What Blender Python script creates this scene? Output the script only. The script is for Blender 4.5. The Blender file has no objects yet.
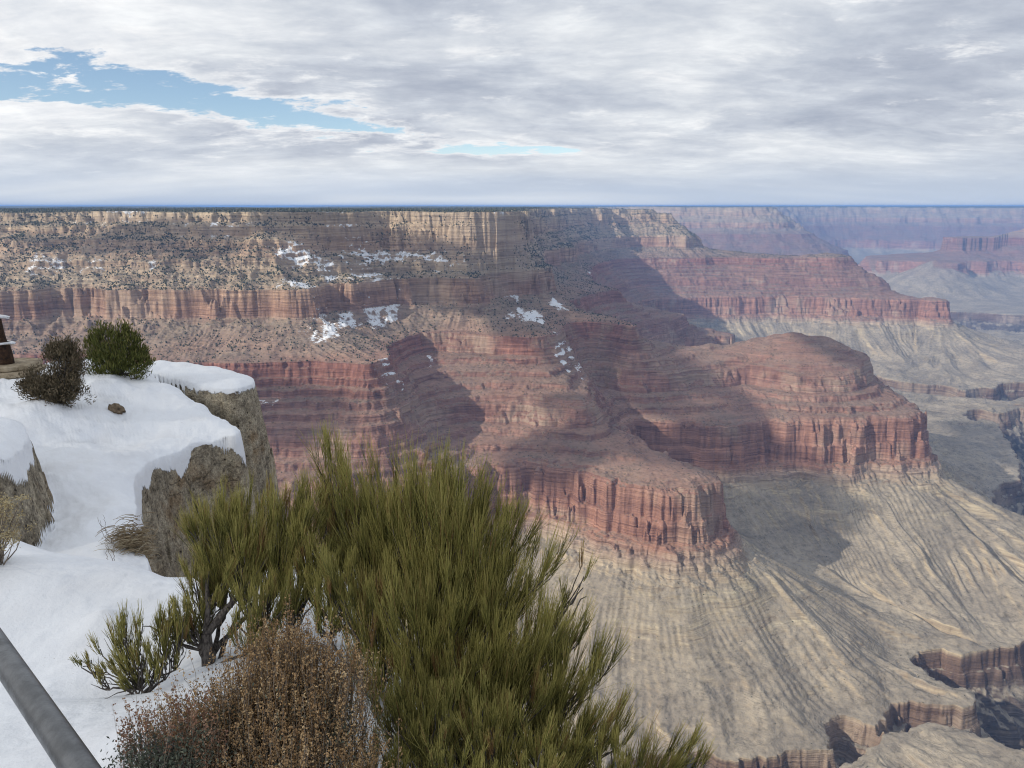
import bpy, bmesh, math, random
import numpy as np
from mathutils import Vector, Matrix

R2D = math.degrees
C = bpy.context.scene
COL = C.collection
random.seed(7)
RNG = np.random.default_rng(11)

# ------------------------------------------------------------------ camera
CAMZ = 0.0                                   # eye level is z = 0, the ground at the viewer's feet is z = -1.65
cam_d = bpy.data.cameras.new("camera")
cam = bpy.data.objects.new("camera", cam_d)
COL.objects.link(cam)
cam_d.sensor_width = 36.0
cam_d.lens = 27.0
cam_d.clip_start = 0.05
cam_d.clip_end = 400000.0
PITCH = math.atan((384 - 206) / 768.0)
cam.location = (0, 0, CAMZ)
cam.rotation_euler = (math.pi / 2 - PITCH, 0, 0)
C.camera = cam

# ------------------------------------------------------------------ sun and sky
SUN_DIR = Vector((-0.86, -0.51, 0.0)).normalized()
SUN_EL = math.radians(28)
to_sun = Vector((SUN_DIR.x * math.cos(SUN_EL), SUN_DIR.y * math.cos(SUN_EL), math.sin(SUN_EL)))
sun_d = bpy.data.lights.new("sun", 'SUN')
sun_d.energy = 3.8
sun_d.angle = math.radians(0.6)
sun_d.color = (1.0, 0.93, 0.82)
sun = bpy.data.objects.new("sun", sun_d)
COL.objects.link(sun)
sun.location = (0, 0, 500)
sun.rotation_euler = to_sun.to_track_quat('Z', 'Y').to_euler()

C.view_settings.view_transform = 'Standard'
C.view_settings.look = 'None'
C.view_settings.gamma = 1.0
C.view_settings.use_curve_mapping = False
C.view_settings.exposure = 0.15
C.cycles.use_denoising = True
C.cycles.pixel_filter_type = 'BLACKMAN_HARRIS'
C.cycles.filter_width = 1.1
C.cycles.max_bounces = 5
C.cycles.diffuse_bounces = 2
C.cycles.glossy_bounces = 2
C.cycles.transmission_bounces = 2
C.cycles.volume_bounces = 0
C.cycles.transparent_max_bounces = 8
C.cycles.sample_clamp_indirect = 4.0

class NT:
    """small helper for building node trees"""
    def __init__(self, tree):
        self.t = tree; self.n = tree.nodes; self.l = tree.links
    def new(self, typ, **kw):
        nd = self.n.new(typ)
        for k, v in kw.items():
            setattr(nd, k, v)
        return nd
    def put(self, sock, v):
        if isinstance(v, bpy.types.NodeSocket):
            self.l.new(v, sock)
        elif v is not None:
            if hasattr(sock, 'default_value'):
                if sock.type == 'RGBA' and len(v) == 3: v = (*v, 1)
                sock.default_value = v
    def math(self, op, a, b=None, c=None, clamp=False):
        nd = self.new('ShaderNodeMath', operation=op, use_clamp=clamp)
        for i, v in enumerate((a, b, c)):
            if v is not None: self.put(nd.inputs[i], v)
        return nd.outputs[0]
    def vmath(self, op, a, b=None, s=None):
        nd = self.new('ShaderNodeVectorMath', operation=op)
        self.put(nd.inputs[0], a)
        if b is not None: self.put(nd.inputs[1], b)
        if s is not None: self.put(nd.inputs['Scale'], s)
        return nd.outputs[0]
    def noise(self, vec, scale=1.0, detail=4.0, rough=0.55, dist=0.0, out=0):
        nd = self.new('ShaderNodeTexNoise')
        self.put(nd.inputs['Vector'], vec)
        nd.inputs['Scale'].default_value = scale
        nd.inputs['Detail'].default_value = detail
        nd.inputs['Roughness'].default_value = rough
        nd.inputs['Distortion'].default_value = dist
        return nd.outputs[out]
    def ss(self, v, a, b, lo=0.0, hi=1.0):
        nd = self.new('ShaderNodeMapRange', interpolation_type='SMOOTHSTEP')
        self.put(nd.inputs[0], v)
        for i, q in enumerate((a, b, lo, hi)): self.put(nd.inputs[i + 1], q)
        return nd.outputs[0]
    def lin(self, v, a, b, lo=0.0, hi=1.0):
        nd = self.new('ShaderNodeMapRange')
        self.put(nd.inputs[0], v)
        for i, q in enumerate((a, b, lo, hi)): self.put(nd.inputs[i + 1], q)
        return nd.outputs[0]
    def mix(self, f, a, b, blend='MIX'):
        nd = self.new('ShaderNodeMix', data_type='RGBA', blend_type=blend)
        self.put(nd.inputs[0], f); self.put(nd.inputs[6], a); self.put(nd.inputs[7], b)
        return nd.outputs[2]
    def ramp(self, f, stops, interp='LINEAR'):
        nd = self.new('ShaderNodeValToRGB')
        cr = nd.color_ramp; cr.interpolation = interp
        while len(cr.elements) > 1: cr.elements.remove(cr.elements[-1])
        cr.elements[0].position = stops[0][0]; cr.elements[0].color = (*stops[0][1], 1)
        for p, c in stops[1:]:
            e = cr.elements.new(p); e.color = (*c, 1)
        self.put(nd.inputs[0], f)
        return nd.outputs[0]
    def xyz(self, v):
        nd = self.new('ShaderNodeSeparateXYZ'); self.put(nd.inputs[0], v); return nd.outputs
    def comb(self, x, y, z):
        nd = self.new('ShaderNodeCombineXYZ')
        for i, q in enumerate((x, y, z)): self.put(nd.inputs[i], q)
        return nd.outputs[0]

world = bpy.data.worlds.new("World")
C.world = world
world.use_nodes = True
def build_world():
    t = NT(world.node_tree); t.n.clear()
    out = t.new('ShaderNodeOutputWorld')
    sky = t.new('ShaderNodeTexSky', sky_type='NISHITA')
    sky.sun_disc = False
    sky.sun_elevation = SUN_EL
    sky.sun_rotation = math.atan2(SUN_DIR.x, SUN_DIR.y)
    sky.altitude = 2100.0
    sky.dust_density = 0.6
    bg_sky = t.new('ShaderNodeBackground'); t.put(bg_sky.inputs[0], sky.outputs[0]); bg_sky.inputs[1].default_value = 0.12
    tc = t.new('ShaderNodeTexCoord')
    d = t.xyz(tc.outputs['Generated'])
    zz = t.math('ADD', t.math('MAXIMUM', d[2], 0.0), 0.17)
    px = t.math('DIVIDE', d[0], zz); py = t.math('DIVIDE', d[1], zz)
    # clouds lie on a layer overhead, so they flatten towards the horizon
    p1 = t.comb(px, py, 0.0)
    warp = t.noise(p1, 0.9, 3, 0.5, out=1)
    pw = t.vmath('ADD', p1, t.vmath('SCALE', t.vmath('SUBTRACT', warp, (0.5, 0.5, 0.5)), s=0.35))
    rag = t.noise(pw, 2.1, 7, 0.62)
    tex0 = t.noise(t.vmath('MULTIPLY', pw, (1, 1.4, 1)), 5.0, 7, 0.68)
    big = t.noise(t.vmath('ADD', p1, (3.7, 8.2, 0)), 0.33, 2, 0.5)
    # clearings: a slanting break high on the left, a thin one lower down
    def hole(cx, cy, sx, sy, ang, amp):
        c, s = math.cos(ang), math.sin(ang)
        dx = t.math('SUBTRACT', px, cx); dy = t.math('SUBTRACT', py, cy)
        u = t.math('ADD', t.math('MULTIPLY', dx, c / sx), t.math('MULTIPLY', dy, s / sx))
        v = t.math('ADD', t.math('MULTIPLY', dx, -s / sy), t.math('MULTIPLY', dy, c / sy))
        r2 = t.math('ADD', t.math('MULTIPLY', u, u), t.math('MULTIPLY', v, v))
        return t.math('MULTIPLY', t.math('POWER', 2.718, t.math('MULTIPLY', r2, -1.0)), amp)
    holes = None
    for h in HOLES:
        g = hole(*h); holes = g if holes is None else t.math('ADD', holes, g)
    cov = t.math('ADD', t.math('ADD', t.math('MULTIPLY', rag, 0.95), t.math('MULTIPLY', tex0, 1.05)), t.math('MULTIPLY', big, 0.35))
    cov = t.math('SUBTRACT', cov, holes)
    alpha = t.ss(cov, 0.74, 0.88)
    # thickness drives grey undersides
    shade_n = t.noise(t.vmath('ADD', t.vmath('MULTIPLY', pw, (0.8, 1.0, 1)), (5.1, 2.2, 0)), 0.75, 6, 0.56)
    side = t.lin(d[0], -0.55, 0.55, -0.07, 0.10)
    thick = t.math('ADD', t.math('ADD', t.math('MULTIPLY', shade_n, 1.0), t.math('MULTIPLY', rag, 0.35)), side)
    low = t.ss(d[2], 0.0, 0.085)
    tex = t.noise(t.vmath('MULTIPLY', pw, (1, 1.6, 1)), 3.4, 8, 0.66)
    col = t.ramp(t.ss(thick, 0.44, 0.90), [(0.0, (0.86, 0.875, 0.89)), (0.4, (0.70, 0.73, 0.765)), (0.75, (0.54, 0.58, 0.645)), (1.0, (0.42, 0.46, 0.54))])
    col = t.mix(t.math('MULTIPLY', t.ss(cov, 1.12, 0.84), 0.85), col, (0.84, 0.85, 0.86))
    col = t.mix(1.0, col, t.ramp(tex, [(0.30, (0.82, 0.84, 0.88)), (0.5, (0.97, 0.97, 0.98)), (0.68, (1.14, 1.13, 1.11))]), 'MULTIPLY')
    hor = t.mix(t.ss(t.noise(t.vmath('MULTIPLY', p1, (0.14, 0.42, 1)), 1.0, 4, 0.55), 0.40, 0.62), (0.50, 0.57, 0.68), (0.74, 0.77, 0.80))
    col = t.mix(low, hor, col)
    bg_c = t.new('ShaderNodeBackground'); t.put(bg_c.inputs[0], col); bg_c.inputs[1].default_value = 1.0
    alpha = t.math('MAXIMUM', alpha, t.ss(d[2], 0.075, 0.02))
    mx = t.new('ShaderNodeMixShader')
    t.put(mx.inputs[0], alpha); t.l.new(bg_sky.outputs[0], mx.inputs[1]); t.l.new(bg_c.outputs[0], mx.inputs[2])
    t.l.new(mx.outputs[0], out.inputs[0])
# clearing: centre x, centre y (layer units), half length, half width, direction, depth
HOLES = [(-2.05, 2.72, 0.35, 0.16, math.radians(40), 0.40), (-0.62, 3.75, 0.32, 0.10, math.radians(40), 0.38), (-1.22, 3.18, 0.80, 0.26, math.radians(54), 0.55), (-1.80, 3.00, 0.35, 0.15, math.radians(30), 0.35), (0.0, 4.19, 0.55, 0.14, 0.0, 0.47)]
build_world()
# ------------------------------------------------------------------ noise
_TAB = RNG.random((256, 256)).astype(np.float32)
def vnoise(x, y, seed=0):
    x = x + seed * 17.37; y = y + seed * 31.91
    xi = np.floor(x); yi = np.floor(y)
    fx = (x - xi).astype(np.float32); fy = (y - yi).astype(np.float32)
    xi = xi.astype(np.int64) & 255; yi = yi.astype(np.int64) & 255
    x1 = (xi + 1) & 255; y1 = (yi + 1) & 255
    fx = fx * fx * fx * (fx * (fx * 6 - 15) + 10); fy = fy * fy * fy * (fy * (fy * 6 - 15) + 10)
    a = _TAB[yi, xi]; b = _TAB[yi, x1]; c = _TAB[y1, xi]; d = _TAB[y1, x1]
    return (a + (b - a) * fx) * (1 - fy) + (c + (d - c) * fx) * fy - 0.5      # -0.5 .. 0.5
def fbm(x, y, scale, octs, seed=0, gain=0.5):
    s = 0; a = 1.0; f = 1.0 / scale
    for o in range(octs):
        ca, sa = math.cos(0.6 * o + seed), math.sin(0.6 * o + seed)
        s = s + a * vnoise((x * ca - y * sa) * f, (x * sa + y * ca) * f, seed + o * 3.1)
        a *= gain; f *= 2.03
    return s
def sstep(x, a, b):
    t = np.clip((x - a) / (b - a), 0, 1); return t * t * (3 - 2 * t)

# ------------------------------------------------------------------ canyon: the plan of each rock layer's rim, in metres
ZK, ZH, ZS, Z2, ZR, ZM, ZP = -20.0, -330.0, -411.0, -560.0, -680.0, -830.0, -1080.0
BACKL = [(500, 10500), (-6000, 16000)]
K_W = [(-60000, 2800), (-6000, 2900), (-2300, 2800), (-1700, 2780), (-1250, 2640), (-900, 2650), (-620, 2760), (-480, 2860), (-280, 2850), (-110, 2850), (-40, 2920), (0, 3050), (40, 3500), (60, 4100), (160, 4650), (250, 5050), (300, 5500), (520, 6300), (900, 6780), (1260, 6750), (1320, 6950), (1200, 7500), (950, 8700), (250, 10600), (-8000, 20000), (-30000, 40000), (-60000, 90000), (-90000, 90000), (-90000, 2800)]
K_C = [(-60000, 2400), (-6000, 2100), (-2900, 1850), (-2500, 1000), (-1500, 100), (-700, -250), (-150, -60), (-60, -5), (-2, 10), (40, -25), (300, -300), (1500, -1000), (9000, -6000), (60000, -40000), (60000, -90000), (-90000, -90000), (-90000, 2400)]
H_W = [(-60000, 2500), (-6000, 2600), (-2600, 2400), (-1495, 2226), (-1352, 2351), (-1145, 2226), (-1007, 2287), (-866, 2287), (-743, 2287), (-609, 2287), (-566, 2443), (-506, 2568), (-401, 2649), (-279, 2677), (-147, 2677), (-26, 2826), (118, 2924), (175, 3050), (120, 3500), (150, 4100), (315, 4609), (380, 4850), (400, 5200), (600, 5900), (900, 6450), (1250, 6450), (1580, 6550), (1650, 6800), (1500, 7300), (1250, 8500), (500, 10500), (-8000, 19000), (-90000, 80000), (-90000, 2500)]
H_C = [(-60000, 2500), (-6000, 2500), (-2650, 2250), (-2300, 1700), (-1750, 900), (-1000, 350), (-300, 150), (0, 150), (150, 80), (450, -100), (1700, -700), (9000, -5600), (60000, -39000), (60000, -90000), (-90000, -90000)]
S_W = [(-60000, 2350), (-6000, 2350), (-2300, 2250), (-1463, 2150), (-1207, 2110), (-946, 2023), (-700, 2010), (-546, 2037), (-433, 2010), (-372, 1971), (-330, 2080), (-370, 2250), (-330, 2430), (-286, 2524), (-91, 2463), (26, 2444), (115, 2424), (160, 2560), (195, 2720), (255, 2772), (338, 2772), (446, 2631), (400, 2850), (280, 3050), (230, 3300), (330, 3550), (497, 3864), (560, 3850), (430, 4200), (480, 4900), (600, 5600), (850, 6200), (1300, 6250), (1700, 6350), (1850, 6330), (2150, 6300), (2500, 6200), (2750, 6250), (2750, 6400), (2300, 6650), (1900, 7000), (1700, 7400), (1450, 8600), (700, 10700), (-8000, 18500), (-90000, 79000), (-90000, 2350)]
S_C = [(-60000, 2400), (-6000, 2400), (-2400, 2200), (-2100, 1800), (-1600, 1100), (-880, 560), (-250, 280), (0, 250), (220, 160), (550, 0), (1800, -500), (9000, -5400), (60000, -38500), (60000, -90000), (-90000, -90000)]
S2_W = [(-60000, 2200), (-6000, 2250), (-1700, 2120), (-1100, 2040), (-946, 1905), (-700, 1870), (-500, 1880), (-340, 1855), (-270, 1930), (-265, 2110), (-200, 2180), (-39, 2200), (110, 2165), (205, 2120), (262, 2190), (262, 2400), (250, 2560), (275, 2650), (340, 2650), (430, 2560), (540, 2570), (700, 2640), (830, 2700), (893, 2650), (980, 2552), (1150, 2552), (1210, 2640), (1312, 2775), (1350, 2950), (1250, 3100), (1000, 3110), (760, 3050), (520, 3080), (400, 3250), (480, 3500), (700, 3800), (958, 4080), (860, 4150), (650, 4300), (620, 5000), (750, 5550), (950, 6050), (1400, 6100), (1900, 6150), (2350, 6080), (2800, 6050), (3000, 6200), (2850, 6500), (2300, 6800), (2000, 7200), (1850, 7500), (1600, 8700), (850, 10800), (-8000, 18000), (-90000, 78000), (-90000, 2200)]
S2_C = [(-60000, 2300), (-6000, 2300), (-2300, 2180), (-1950, 1800), (-1450, 1200), (-820, 720), (-250, 390), (0, 340), (270, 240), (620, 80), (1900, -320), (9000, -5200), (60000, -38000), (60000, -90000), (-90000, -90000)]
R_W = [(-60000, 2100), (-6000, 2100), (-1700, 1980), (-1000, 1800), (-600, 1720), (-380, 1740), (-209, 1851), (-97, 1959), (-44, 1992), (82, 1992), (162, 1935), (251, 1858), (345, 1815), (420, 1815), (488, 1836), (543, 1881), (480, 1980), (410, 2150), (365, 2330), (380, 2450), (450, 2414), (573, 2378), (721, 2378), (869, 2438), (1019, 2402), (1200, 2405), (1345, 2440), (1400, 2600), (1440, 2800), (1400, 3050), (1250, 3200), (850, 3220), (700, 3400), (800, 3800), (963, 4000), (1217, 4100), (1150, 4250), (950, 4350), (820, 4700), (850, 5250), (1000, 5850), (1381, 5920), (1843, 5960), (2234, 5940), (2537, 5800), (2800, 5790), (3050, 5780), (3100, 5950), (2950, 6400), (2500, 6900), (2150, 7300), (1900, 8700), (1000, 11000), (-8000, 17500), (-90000, 77000), (-90000, 2100)]
R_T = [(3120, 5690), (3240, 5700), (3280, 5800), (3180, 5880), (3110, 5800)]
R_C = [(-60000, 2150), (-6000, 2150), (-2000, 2020), (-1500, 1640), (-1150, 1420), (-700, 1080), (-250, 650), (0, 450), (300, 330), (700, 150), (2000, -150), (9000, -5000), (60000, -37000), (60000, -90000), (-90000, -90000)]
S_B = [(5650, 10080), (6500, 10150), (8200, 10100), (12000, 10500), (12000, 11500), (8000, 11300), (5700, 10800)]
R_B = [(4600, 10050), (5150, 9750), (5280, 9500), (5500, 9480), (5700, 9820), (6400, 9950), (7000, 9700), (8000, 9800), (12000, 10100), (12000, 12000), (8000, 12200), (5200, 11300)]
NR = [(-3000, 15500), (1800, 13200), (3000, 12100), (4050, 12000), (4300, 12500), (4150, 14000), (4700, 16000), (6500, 17500), (8500, 16800), (11000, 15800), (14000, 15200), (18000, 13500), (60000, 12000), (90000, 90000), (-28000, 90000)]
G1 = [(150, 1320), (330, 1350), (461, 1336), (582, 1342), (670, 1350), (664, 1402), (673, 1457), (719, 1477), (752, 1463), (763, 1430), (817, 1467), (843, 1508), (882, 1533), (930, 1512), (971, 1498), (1035, 1512), (1040, 1548), (989, 1571), (983, 1613), (977, 1675), (1031, 1718), (1081, 1741), (1106, 1696), (1163, 1705), (1206, 1727), (1305, 1764), (1500, 1790), (2300, 2150), (4000, 2300), (9000, 1800), (9000, 900), (4000, 1700), (2300, 1480), (1600, 1350), (1038, 1347), (984, 1414), (920, 1443), (863, 1437), (785, 1386), (691, 1339), (560, 1250), (300, 1230), (150, 1240)]
G2 = [(2082, 2975), (1969, 2905), (1874, 2827), (1798, 2702), (1752, 2569), (1810, 2542), (3200, 2700), (5200, 3100), (7000, 4300), (7000, 5200), (5200, 4300), (3800, 3900), (2852, 4142), (2615, 3931), (2562, 3992), (2541, 4076), (2427, 3992), (2373, 3834), (2473, 3872), (2482, 3759), (2350, 3485), (2191, 3191)]
G3 = [(2362, 4952), (2408, 4773), (2541, 4660), (2697, 4660), (2685, 4474), (2820, 4552), (2971, 4578), (3057, 4688), (3244, 4688), (3600, 4600), (5000, 4900), (5000, 4600), (3600, 4350), (3038, 4374), (2791, 4232), (2731, 4302), (2587, 4302), (2419, 4423), (2303, 4552)]
G4 = [(3700, 7500), (4200, 7900), (4700, 8100), (5200, 7700), (5600, 7900), (6400, 8000), (9000, 7000), (9000, 6000), (6500, 6700), (5600, 6900), (4900, 6500), (4300, 6900), (3900, 6800)]

def chaikin(P, n=1):
    P = np.array(P, float)
    for _ in range(n):
        Q = np.roll(P, -1, 0)
        P = np.stack([P * 0.75 + Q * 0.25, P * 0.25 + Q * 0.75], 1).reshape(-1, 2)
    return P
def sdf(P, x, y):
    """signed distance to a closed polygon, negative inside"""
    d2 = np.full(x.shape, 1e18, np.float32); ins = np.zeros(x.shape, bool)
    n = len(P)
    for i in range(n):
        ax, ay = P[i]; bx, by = P[(i + 1) % n]
        ex, ey = bx - ax, by - ay
        L = ex * ex + ey * ey
        if L < 1e-6: continue
        wx = x - ax; wy = y - ay
        t = np.clip((wx * ex + wy * ey) / L, 0, 1)
        qx = wx - ex * t; qy = wy - ey * t
        np.minimum(d2, qx * qx + qy * qy, out=d2)
        if ay != by:
            c = ((ay > y) != (by > y)) & (x < ex * (y - ay) / ey + ax)
            ins ^= c
    d = np.sqrt(d2)
    return np.where(ins, -d, d)

LEVELS = {'K': ([K_W, K_C], 0), 'H': ([H_W, H_C], 380), 'S': ([S_W, S_C, S_B], 560), '2': ([S2_W, S2_C], 800), 'R': ([R_W, R_C, R_T, R_B], 1050), 'G': ([G1, G2, G3, G4], None)}
class Raster:
    def __init__(self, x0, x1, y0, y1, step):
        self.x0, self.y0, self.step = x0, y0, step
        xs = np.arange(x0, x1 + step, step); ys = np.arange(y0, y1 + step, step)
        X, Y = np.meshgrid(xs.astype(np.float32), ys.astype(np.float32))
        self.nx, self.ny = len(xs), len(ys); self.f = {}
        nr = sdf(chaikin(NR, 2), X, Y) + 260 * fbm(X, Y, 1800, 3, 21) 
        for k, (polys, off) in LEVELS.items():
            d = None
            for P in polys:
                e = sdf(chaikin(P, 1), X, Y)
                d = e if d is None else np.minimum(d, e)
            if off is not None: d = np.minimum(d, nr - off)
            if k == '2': d = np.minimum(d, self.f['S'] + 130)
            self.f[k] = d.astype(np.float32)
    def get(self, k, x, y):
        u = np.clip((x - self.x0) / self.step, 0, self.nx - 1.001); v = np.clip((y - self.y0) / self.step, 0, self.ny - 1.001)
        i = u.astype(np.int32); j = v.astype(np.int32); fu = (u - i).astype(np.float32); fv = (v - j).astype(np.float32)
        F = self.f[k]
        return (F[j, i] * (1 - fu) + F[j, i + 1] * fu) * (1 - fv) + (F[j + 1, i] * (1 - fu) + F[j + 1, i + 1] * fu) * fv
RA = Raster(-3600, 3900, -200, 7000, 14)
RB = Raster(-30000, 30000, -14000, 40000, 90)
def dist(k, x, y):
    near = (x > -3550) & (x < 3850) & (y > -150) & (y < 6950)
    out = np.empty(x.shape, np.float32)
    out[near] = RA.get(k, x[near], y[near]); out[~near] = RB.get(k, x[~near], y[~near])
    return out

def pl(t, pts):
    return np.interp(t, [p[0] for p in pts], [p[1] for p in pts]).astype(np.float32)

def height(x, y, full=True):
    r = np.hypot(x, y)
    far = sstep(r, 4500, 9000)
    # buttresses and alcoves: every rim is pushed in and out by the same wandering amounts
    w = 44 * fbm(x, y, 230, 2, 1) * (1 + 2 * far) 
    flute = 40 * np.abs(fbm(x, y, 95, 2, 5)) - 9
    fine = 15 * fbm(x, y, 36, 3, 9) + 20 * (.18 - np.abs(fbm(x, y, 48, 3, 11)))
    tiny = 9 * fbm(x, y, 11, 2, 13) if full else 0
    dn = (w + flute + fine + tiny) * sstep(r, 40, 700)
    dK = dist('K', x, y) + dn * 1.2 + 75 * fbm(x, y, 240, 2, 33) * sstep(r, 300, 1500); dH = dist('H', x, y) + dn * 1.15 + (60 * fbm(x, y, 170, 2, 31) + 26 * fbm(x, y, 55, 2, 32)) * sstep(r, 300, 1500); dS = dist('S', x, y) + dn * .7
    d2 = dist('2', x, y) + dn * 0.65; dR = dist('R', x, y) + dn * 1.1 + 16 * np.abs(fbm(x, y, 60, 2, 41)); dG = dist('G', x, y) + 26 * fbm(x, y, 90, 3, 51) + 16 * fbm(x, y, 26, 3, 52)
    far1 = 1 + 1.5 * far
    # plateau
    z = ZK + 18 * np.exp(-r / 250) + (9 * fbm(x, y, 420, 3, 61) + 26 * fbm(x, y, 2600, 3, 62) * sstep(r, 3200, 9000)) * sstep(r, 150, 900) - 9 * sstep(-dK, 800, 6000) * 0
    # Kaibab / Toroweap / Coconino
    wC = 24 * far1
    t = np.clip(dK / np.maximum(dK + np.maximum(-dH - wC, 0.0), 1.0), 0, 1)
    soft = sstep(x, -760, -620) * (1 - far)          # the middle wall is sheer, the left one a broken slope
    a = pl(t, [(0, ZK), (.04, -48), (.17, -62), (.20, -84), (.36, -106), (.39, -124), (.62, -168), (.64, -182), (.86, -222), (1, -246)])
    b = pl(t, [(0, ZK), (.07, -60), (.16, -68), (.30, -148), (.34, -152), (.70, -200), (.73, -216), (1, -240)])
    up = a + (b - a) * soft
    ringH = (dK > 0)
    z = np.where(ringH, up, z)
    cl = np.clip((dH + wC) / wC, 0, 1)
    coc = -243 + (ZH + 243) * pl(cl, [(0, 0), (.25, .36), (.36, .42), (.6, .78), (.7, .84), (1, 1)])
    z = np.where(ringH & (dH > -wC), np.minimum(z, coc), z)
    # Hermit slope
    t = np.clip(dH / np.maximum(dH - dS, 1.0), 0, 1)
    z = np.where(dH > 0, ZH + (ZS - ZH) * pl(t, [(0, 0), (.3, .40), (1, 1)]), z)
    # Esplanade cliff, then Supai ledges down to the middle shelf
    wS = 24 * far1
    t = np.clip((dS - wS) / np.maximum(np.maximum(dS - wS, 0) - d2, 1.0), 0, 1)
    sup = pl(t, [(0, -456), (.9, -550), (1, Z2)])
    esp = ZS - 45 * pl(np.clip(dS / wS, 0, 1), [(0, 0), (.2, .32), (.35, .38), (.55, .75), (.7, .8), (1, 1)])
    z = np.where(dS > 0, np.where(dS < wS, esp, sup), z)
    # shelf cliff, ledges down to the top of the Redwall
    w2 = 30 * far1
    c2 = Z2 - 50 * pl(np.clip(d2 / w2, 0, 1), [(0, 0), (.15, .3), (.4, .42), (.55, .75), (.8, .85), (1, 1)])
    t = np.clip((d2 - w2) / np.maximum(np.maximum(d2 - w2, 0) - dR, 1.0), 0, 1)
    low = pl(t, [(0, -610), (.85, -672), (1, ZR)])
    z = np.where(d2 > 0, np.where(d2 < w2, c2, low), z)
    # Redwall cliff, Muav ledges, talus, Tonto bench
    wR = 34 * far1
    cR = ZR + (-815 - ZR) * pl(np.clip(dR / wR, 0, 1), [(0, 0), (.05, .06), (.22, .12), (.40, .55), (.62, .62), (.80, .96), (1, 1)])
    q = np.maximum(dR - wR, 0)
    qs = np.maximum(dist('R', x, y) + .7 * w * sstep(r, 40, 700) - wR, 0); bl = sstep(q, 25, 150)
    q = q * (1 - bl) + qs * bl
    mu = pl(np.clip(q / 42, 0, 1), [(0, -815), (.35, -824), (.45, -838), (.8, -846), (1, -860)])
    dP = np.maximum(-np.minimum(-1, -(-dG)), 0)      # distance back from the gorge rim
    dGo = np.maximum(dG, 0)
    fr = q / np.maximum(q + dGo, 1.0)
    lin = -860 - (q - 42) * 0.50
    tal = np.where(q > 42, np.maximum(lin, -860 + (ZP + 860 + 12) * (1 - np.exp(-np.maximum(q - 42, 0) / 330.0))), mu)
    # ease onto the rim of the inner gorge
    tal = np.where(q > 42, tal * (1 - fr ** 2.2) + ZP * fr ** 2.2, tal)
    bench = 8 * fbm(x, y, 260, 2, 71) * sstep(q, 80, 400)
    z = np.where(dR > 0, np.where(dR < wR, cR, tal + bench), z)
    # inner gorge
    g = np.maximum(-dG, 0)
    gz = pl(g, [(0, 0), (9, 46), (16, 50), (24, 84), (60, 112), (220, 300), (700, 420), (3000, 430)])
    z = np.where(dG < 0, ZP - gz + bench * np.exp(-g / 20), z)
    # every wall is cut into minor ledges
    ph = 9 * fbm(x, y, 500, 2, 85) + 2.5 * fbm(x, y, 60, 2, 86)
    def ledge(zz, p, run, rise):
        u = (zz + ph) / p; k = np.floor(u)
        return (k + pl(u - k, [(0, 0), (run, rise), (1, 1)])) * p - ph
    ms = sstep(z, -700, -660) * (1 - sstep(z, -415, -405)) * (dS > 0) 
    led = 0.7 * ledge(z, 25.0, 0.72, 0.14) + 0.3 * ledge(z + 7, 12.5, 0.6, 0.25) - 0.3 * 7
    z = z + (led - z) * ms
    mk = ((dK > 0) & (dH < 0)) * (0.55 + 0.3 * soft)
    z = z + (ledge(z, 21.0, 0.6, 0.3) - z) * mk
    mm = sstep(z, -862, -850) * (1 - sstep(z, -705, -690))
    z = z + (ledge(z, 13.0, 0.6, 0.3) - z) * mm * 0.6
    # broken ledges crop out of the talus
    tl = sstep(fbm(x, y, 170, 3, 95), .02, .16) * sstep(q, 50, 90) * (dG > 30)
    z = z + (ledge(z, 46.0, 0.72, 0.42) - z) * tl * .2
    # knolls standing on the shelves
    def knoll(cx, cy, rx, ry, h, n=5):
        e = np.hypot((x - cx) / rx, (y - cy) / ry) + 0.35 * fbm(x, y, rx * 0.8, 3, cx * 0.01)
        k = np.clip(1 - e, 0, 1); k2 = k * n
        return h * (np.floor(k2) + sstep(k2 - np.floor(k2), 0.55, 1.0)) / n * 0.45 + h * 0.55 * k
    z = z + np.where((d2 < 25) & (r < 4000), knoll(1040, 2800, 400, 220, 88), 0) 
    z = z + np.where((dS < 60) & (r > 5000) & (r < 8000), knoll(2560, 6330, 260, 190, 45, 3), 0)
    z = z + np.where((r > 9000) & (dR < 0), knoll(6800, 10300, 500, 300, 150, 2) , 0)
    cone = -650 - .50 * np.hypot(x - 5250, y - 9620) + 40 * np.abs(fbm(x, y, 160, 2, 77))
    z = np.where((r > 8500) & (dR > -120) & (cone > z), cone, z)
    z = z + fbm(x, y, 60, 4, 81) * 4.0 * (dK > 0) * (1 - .6 * (dR > 120))
    return z, dK, dH, dS, d2, dR, dG

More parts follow.
